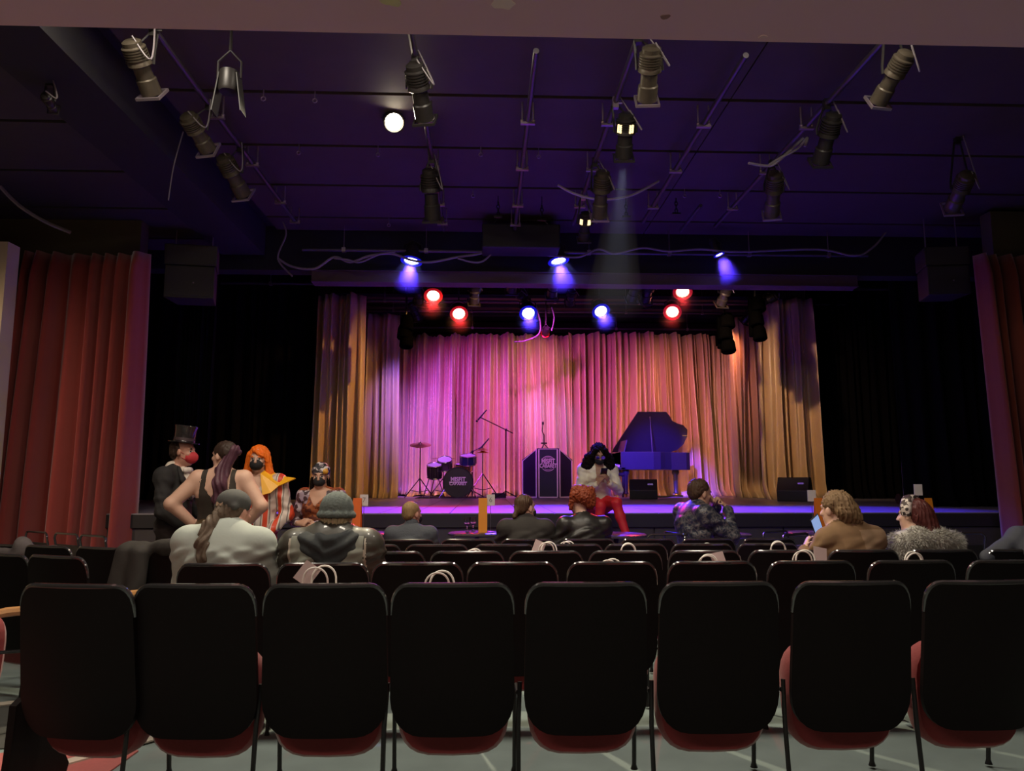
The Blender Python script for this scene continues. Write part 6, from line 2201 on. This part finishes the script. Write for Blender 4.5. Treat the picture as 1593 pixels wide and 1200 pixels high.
b = MB(); b.box((0, -0.0052, 0), (0.068, 0.001, 0.146)); b.build('screen', mat('lit_screen', (0.2, 0.3, 0.5), 0.2, emit=(0.32, 0.48, 0.85), estr=0.7), o)

# ---- 11 woman in fur coat
C_FUR = mat('pale_grey_fur', (0.42, 0.40, 0.36), 0.95, var=0.3, scale=70, bump=0.6)
p11 = Person('woman in a fluffy pale fur coat with maroon hair and a spotted headband', seat_loc(1438, 2), math.radians(10), 'sit',
             wardrobe(SK1, C_FUR, cloth('dark_trousers', (0.03, 0.022, 0.022)), H_MAROON), yaw=math.radians(24), pitch=-0.06, roll=0.12, scale=0.90, bulk=0.04, hs=1.06, wide=1.05, head=(-0.07, 0.02, 1.17), shL=(-0.19, -0.03, 0.965), shR=(0.19, -0.03, 0.965))
rngf = np.random.default_rng(5)
p11.mats[0] = SK1
bodyf = p11.f.obj('body', p11.mats, p11.root, 0.009, lambda X: np.where((X[:, 2] < 1.03) & (X[:, 2] > 0.5), 0.004 * np.sin(95 * X[:, 0] + 2 * np.sin(50 * X[:, 2])) * np.sin(90 * X[:, 2] + 2 * np.sin(60 * X[:, 0])), 0), p11.face_paint())
f = Fig(); f.chain([(-0.20, 0.04, 0.99), (-0.13, -0.09, 1.0), (0.0, -0.12, 1.0), (0.13, -0.09, 0.98), (0.20, 0.04, 0.97)], [0.05, 0.065, 0.068, 0.065, 0.05], 0, 0.04)
colf = f.obj('fur_collar', C_FUR, p11.root, 0.009)


def tufts(src, n, zlo, zhi, length, keep=None):
    me = src.data
    nv = len(me.vertices)
    co = np.empty(nv * 3); me.vertices.foreach_get('co', co); co = co.reshape(-1, 3)
    nn = np.empty(nv * 3, np.float32); me.vertex_normals.foreach_get('vector', nn); nn = nn.reshape(-1, 3)
    ok = np.where((co[:, 2] > zlo) & (co[:, 2] < zhi))[0]
    if keep is not None:
        ok = ok[keep(co[ok])]
    pick = rngf.choice(ok, n)
    P = co[pick] + rngf.normal(0, 0.003, (n, 3))
    D = nn[pick] * 0.8 + rngf.normal(0, 0.35, (n, 3)) + np.array((0, 0, -0.45))
    D /= np.linalg.norm(D, axis=1)[:, None]
    S = np.cross(D, rngf.normal(0, 1, (n, 3))); S /= np.linalg.norm(S, axis=1)[:, None]
    L = length * rngf.uniform(0.6, 1.3, (n, 1))
    V = np.concatenate([P - S * 0.0028, P + S * 0.0028, P + D * L + np.array((0, 0, -0.2)) * L * 0.5], 0)
    b_ = MB(); b_._add(V.tolist(), [(i, n + i, 2 * n + i) for i in range(n)])
    return b_


b = tufts(bodyf, 11000, 0.62, 1.04, 0.034, lambda C: (np.abs(C[:, 0]) > 0.075) | (C[:, 2] < 1.0))
b2 = tufts(colf, 6000, 0.8, 1.2, 0.038)
b._add(b2.v, b2.f)
tag(b.build('fur_pile', C_FUR, p11.root), kind='stuff')
hx, hy, hz = p11.hp((0.03, -0.10, -0.05))
p11.hair([('e', (0, -0.024, 0.036), (0.084, 0.098, 0.088)), ('e', (0.0, -0.06, -0.02), (0.076, 0.06, 0.07)), ('c', (0.02, -0.08, 0.0), (0.07, -0.12, -0.15), 0.06, 0.05, 0.04), ('c', (0.07, -0.12, -0.15), (0.13, -0.13, -0.22), 0.045, 0.012, 0.03), ('c', (-0.01, -0.10, -0.06), (0.0, -0.16, -0.20), 0.035, 0.014, 0.03), ('c', (0.03, -0.12, -0.1), (0.04, -0.17, -0.23), 0.03, 0.01, 0.03)], H_MAROON, amp=0.004)
f = Fig(); R = p11.hR
f.chain([p11.hp((0.078 * math.cos(q) * 1.12, 0.02, 0.032 + 0.086 * math.sin(q) * 1.1)) for q in [math.radians(-15 + 21 * i) for i in range(11)]], [0.022] * 11, 0, 0.02)
f.chain([p11.hp((0.078 * math.cos(q) * 1.12, -0.012, 0.032 + 0.088 * math.sin(q) * 1.1)) for q in [math.radians(-15 + 21 * i) for i in range(11)]], [0.022] * 11, 0, 0.02)
f.obj('headband', pattern_mat('cloth_spotted', [(0.03, 0.02, 0.02), (0.62, 0.55, 0.50), (0.04, 0.02, 0.02), (0.50, 0.42, 0.38)], 40, 0.6), p11.root, 0.008)

# ---- 12 man in backwards cap with ponytail and pale shirt
C_SHIRT = mat('pale_sage_shirt_cotton', (0.40, 0.44, 0.40), 0.85, var=0.08, scale=8, bump=0.25)
p12 = Person('man in grey cap and pale sage shirt with long ponytail, second row', seat_loc(352, 1), math.radians(-3), 'sit',
             wardrobe(SK4, C_SHIRT, cloth('dark_trousers', (0.03, 0.022, 0.022)), H_GREY), yaw=math.radians(-26), pitch=-0.18, scale=0.96, bulk=0.045, wide=1.06, head=(0.02, 0.06, 1.14), neck=(0, -0.01, 1.01),
             shL=(-0.195, -0.03, 0.97), shR=(0.195, -0.03, 0.96))
p12.finish(wr=0.006)
p12.hair([('e', (0, -0.03, 0.02), (0.082, 0.090, 0.075)), ('e', (0, -0.062, -0.035), (0.072, 0.05, 0.055)), ('e', (0.0, -0.115, -0.03), (0.035, 0.03, 0.035))], mat('hair_ash_brown', (0.12, 0.085, 0.06), 0.6, spec=0.2, var=0.4, scale=60), amp=0.004)
f = Fig(); b0 = p12.hp((0.0, -0.125, -0.035))
f.chain([b0, b0 + (-0.02, -0.04, -0.05), (b0[0] - 0.03, -0.165, 0.98), (b0[0] - 0.02, -0.185, 0.90), (b0[0] - 0.03, -0.18, 0.82)], [0.03, 0.036, 0.036, 0.026, 0.008], 0, 0.02)
f.obj('ponytail', mat('hair_ash_brown', (0.12, 0.085, 0.06), 0.6, spec=0.2, var=0.4, scale=60), p12.root, 0.007, lambda X: 0.006 * np.sin(170 * X[:, 0] + 5 * np.sin(22 * X[:, 2])))
f = Fig(); f.ell(p12.hp((0, -0.022, 0.050)), (0.090, 0.102, 0.080), 0, p12.hR); f.cone(p12.hp((-0.07, -0.075, 0.02)), p12.hp((0.07, -0.075, 0.02)), 0.018, 0.018, 0, 0.02)
capo = f.obj('cap', cloth('grey_cap', (0.075, 0.075, 0.07)), p12.root, 0.008)
b = MB(); b.box((-0.005, -0.118, 0.030), (0.05, 0.006, 0.022)); o = p12.worn(b, 'cap_clasp', mat('pale_leather', (0.55, 0.38, 0.26), 0.5))
f = Fig(); f.chain([(-0.10, 0.02, 1.02), (-0.06, -0.085, 1.035), (0.06, -0.085, 1.03), (0.11, 0.03, 1.0)], [0.022] * 4, 0, 0.02); f.obj('shirt_collar', C_SHIRT, p12.root, 0.008)

# ---- 13 man in knit cap, hooded leather jacket
C_LEATH = mat('worn_olive_leather', (0.050, 0.045, 0.034), 0.48, var=0.5, scale=7, bump=0.35, coat=0.2)
C_PATCH = mat('pale_sage_leather', (0.25, 0.26, 0.21), 0.5, var=0.15, scale=10, bump=0.2)
C_HOOD = cloth('charcoal_hood', (0.032, 0.036, 0.038), 0.95, bump=0.3)
p13 = Person('man in grey-green knit cap and leather jacket with dark hood, second row', seat_loc(518, 1), math.radians(-2), 'sit',
             wardrobe(SK1, C_LEATH, cloth('dark_trousers', (0.03, 0.022, 0.022)), H_GREY, extra=C_PATCH), yaw=math.radians(-12), pitch=-0.05, scale=0.945, bulk=0.05, wide=1.06, head=(0.02, 0.02, 1.13), neck=(0, -0.01, 1.01),
             shL=(-0.20, -0.03, 0.965), shR=(0.20, -0.03, 0.965))
p13.mats.append(mat('cream_piping', (0.50, 0.45, 0.36), 0.6))
p13.h = 0.0065
p13.finish([(lambda C: (C[:, 1] < 0.02) & (C[:, 2] > 0.86) & (C[:, 2] < 1.03) & (np.abs(C[:, 0]) > 0.06) & (np.abs(C[:, 0]) < 0.205), EXTRA), (lambda C: (C[:, 1] < 0.03) & (C[:, 2] > 0.55) & (C[:, 2] < 1.02) & (np.abs(np.abs(C[:, 0]) - 0.212) < 0.0065), 10)], wr=0.006)
p13.hair([('e', (0, -0.05, -0.035), (0.078, 0.062, 0.055)), ('e', (0, -0.02, 0.0), (0.083, 0.08, 0.05))], mat('hair_grey_blond', (0.38, 0.30, 0.18), 0.6, spec=0.2, var=0.3, scale=60), amp=0.005)
f = Fig(); f.ell(p13.hp((0, -0.02, 0.052)), (0.095, 0.108, 0.098), 0, p13.hR); f.chain([p13.hp((0.094 * math.cos(q), -0.02 + 0.105 * math.sin(q), 0.012)) for q in [i * math.pi / 6 for i in range(13)]], [0.016] * 13, 0, 0.015)
f.obj('knit_cap', cloth('sage_knit', (0.115, 0.135, 0.125), 0.95, bump=0.4, scale=80), p13.root, 0.008, lambda X: 0.0018 * np.sin(260 * X[:, 0]))
f = Fig()
f.chain([(-0.13, 0.05, 1.0), (-0.12, -0.09, 1.0), (-0.05, -0.15, 0.985), (0.05, -0.155, 0.985), (0.12, -0.09, 1.0), (0.13, 0.05, 1.0)], [0.04, 0.055, 0.055, 0.055, 0.055, 0.04], 0, 0.03)
f.chain([(-0.10, -0.13, 0.97), (0.02, -0.175, 0.885), (0.11, -0.13, 0.97)], [0.035, 0.04, 0.035], 0, 0.05)
f.ell((0.01, -0.16, 0.945), (0.08, 0.03, 0.05), 0, None, 0.04)
f.obj('hood', C_HOOD, p13.root, 0.009, lambda X: 0.006 * np.sin(85 * X[:, 2] - 45 * np.abs(X[:, 0]) + 1.5 * np.sin(20 * X[:, 0])))


# ================================================================== coats left on chairs
def heap(name, cx, prims, m, label, cat, disp):
    f = Fig()
    for a in prims:
        f.cone(*a)
    t = f.obj(name, m, None, 0.010, disp)
    t.location = cx
    return tag(t, label, cat)


M_COAT = cloth('charcoal_coat', (0.022, 0.018, 0.016), 0.9)
fold = lambda X: 0.005 * np.sin(30 * X[:, 0] + 12 * X[:, 2] + 2.5 * np.sin(9 * X[:, 2] + 3)) + 0.003 * np.sin(55 * X[:, 0] - 20 * X[:, 2] + 2 * np.sin(17 * X[:, 2]))
w_ = [o for k_, o in SEATS.items() if isinstance(k_, str) and 'under the draped' in k_][0]
jk = heap('draped_jacket', w_.location, [((-0.20, -0.06, 0.84), (0.20, -0.06, 0.87), 0.05, 0.045, 0, 0.05), ((-0.17, -0.11, 0.82), (-0.19, -0.15, 0.50), 0.065, 0.075, 0, 0.05), ((-0.03, -0.12, 0.82), (-0.04, -0.16, 0.52), 0.06, 0.06, 0, 0.05),
     ((-0.24, -0.05, 0.80), (-0.27, -0.06, 0.55), 0.05, 0.05, 0, 0.05), ((0.16, -0.06, 0.87), (0.24, -0.02, 0.84), 0.05, 0.035, 0, 0.05), ((-0.12, 0.03, 0.80), (-0.12, 0.08, 0.60), 0.05, 0.05, 0, 0.05)], M_COAT, 'dark jacket draped over a wing chair beside the man in the grey cap', 'jacket', fold)
jk.rotation_euler = (0, 0, math.radians(-20))
M_COAT2 = cloth('slate_blue_coat', (0.055, 0.058, 0.075), 0.9)
c_ = SEATS[(2, 1585)].location
heap('draped_coat', Vector((c_.x, c_.y + 0.02, c_.z)), [((-0.20, -0.06, 0.80), (0.05, -0.02, 0.90), 0.05, 0.07, 0, 0.05), ((0.05, -0.02, 0.90), (0.35, 0.0, 1.0), 0.08, 0.09, 0, 0.06), ((0.05, -0.08, 0.84), (0.30, -0.1, 0.80), 0.07, 0.09, 0, 0.06), ((0.2, -0.08, 0.86), (0.2, -0.1, 0.62), 0.09, 0.09, 0, 0.06)],
     M_COAT2, 'slate blue coat draped over the chair at the right edge', 'coat', fold)
pb = at(37, 848, 5.7)
heap('cloth_bundle', pb, [((-0.06, 0, -0.10), (0.0, 0, 0.0), 0.05, 0.05, 0, 0.04), ((0.0, 0, 0.0), (0.06, 0, -0.10), 0.05, 0.05, 0, 0.04), ((-0.25, 0.05, -0.06), (0.25, 0.05, -0.06), 0.05, 0.05, 0, 0.04)], cloth('grey_bundle', (0.12, 0.10, 0.10)), 'small grey cloth bundle on the wing chairs at the far left', 'bundle', fold)
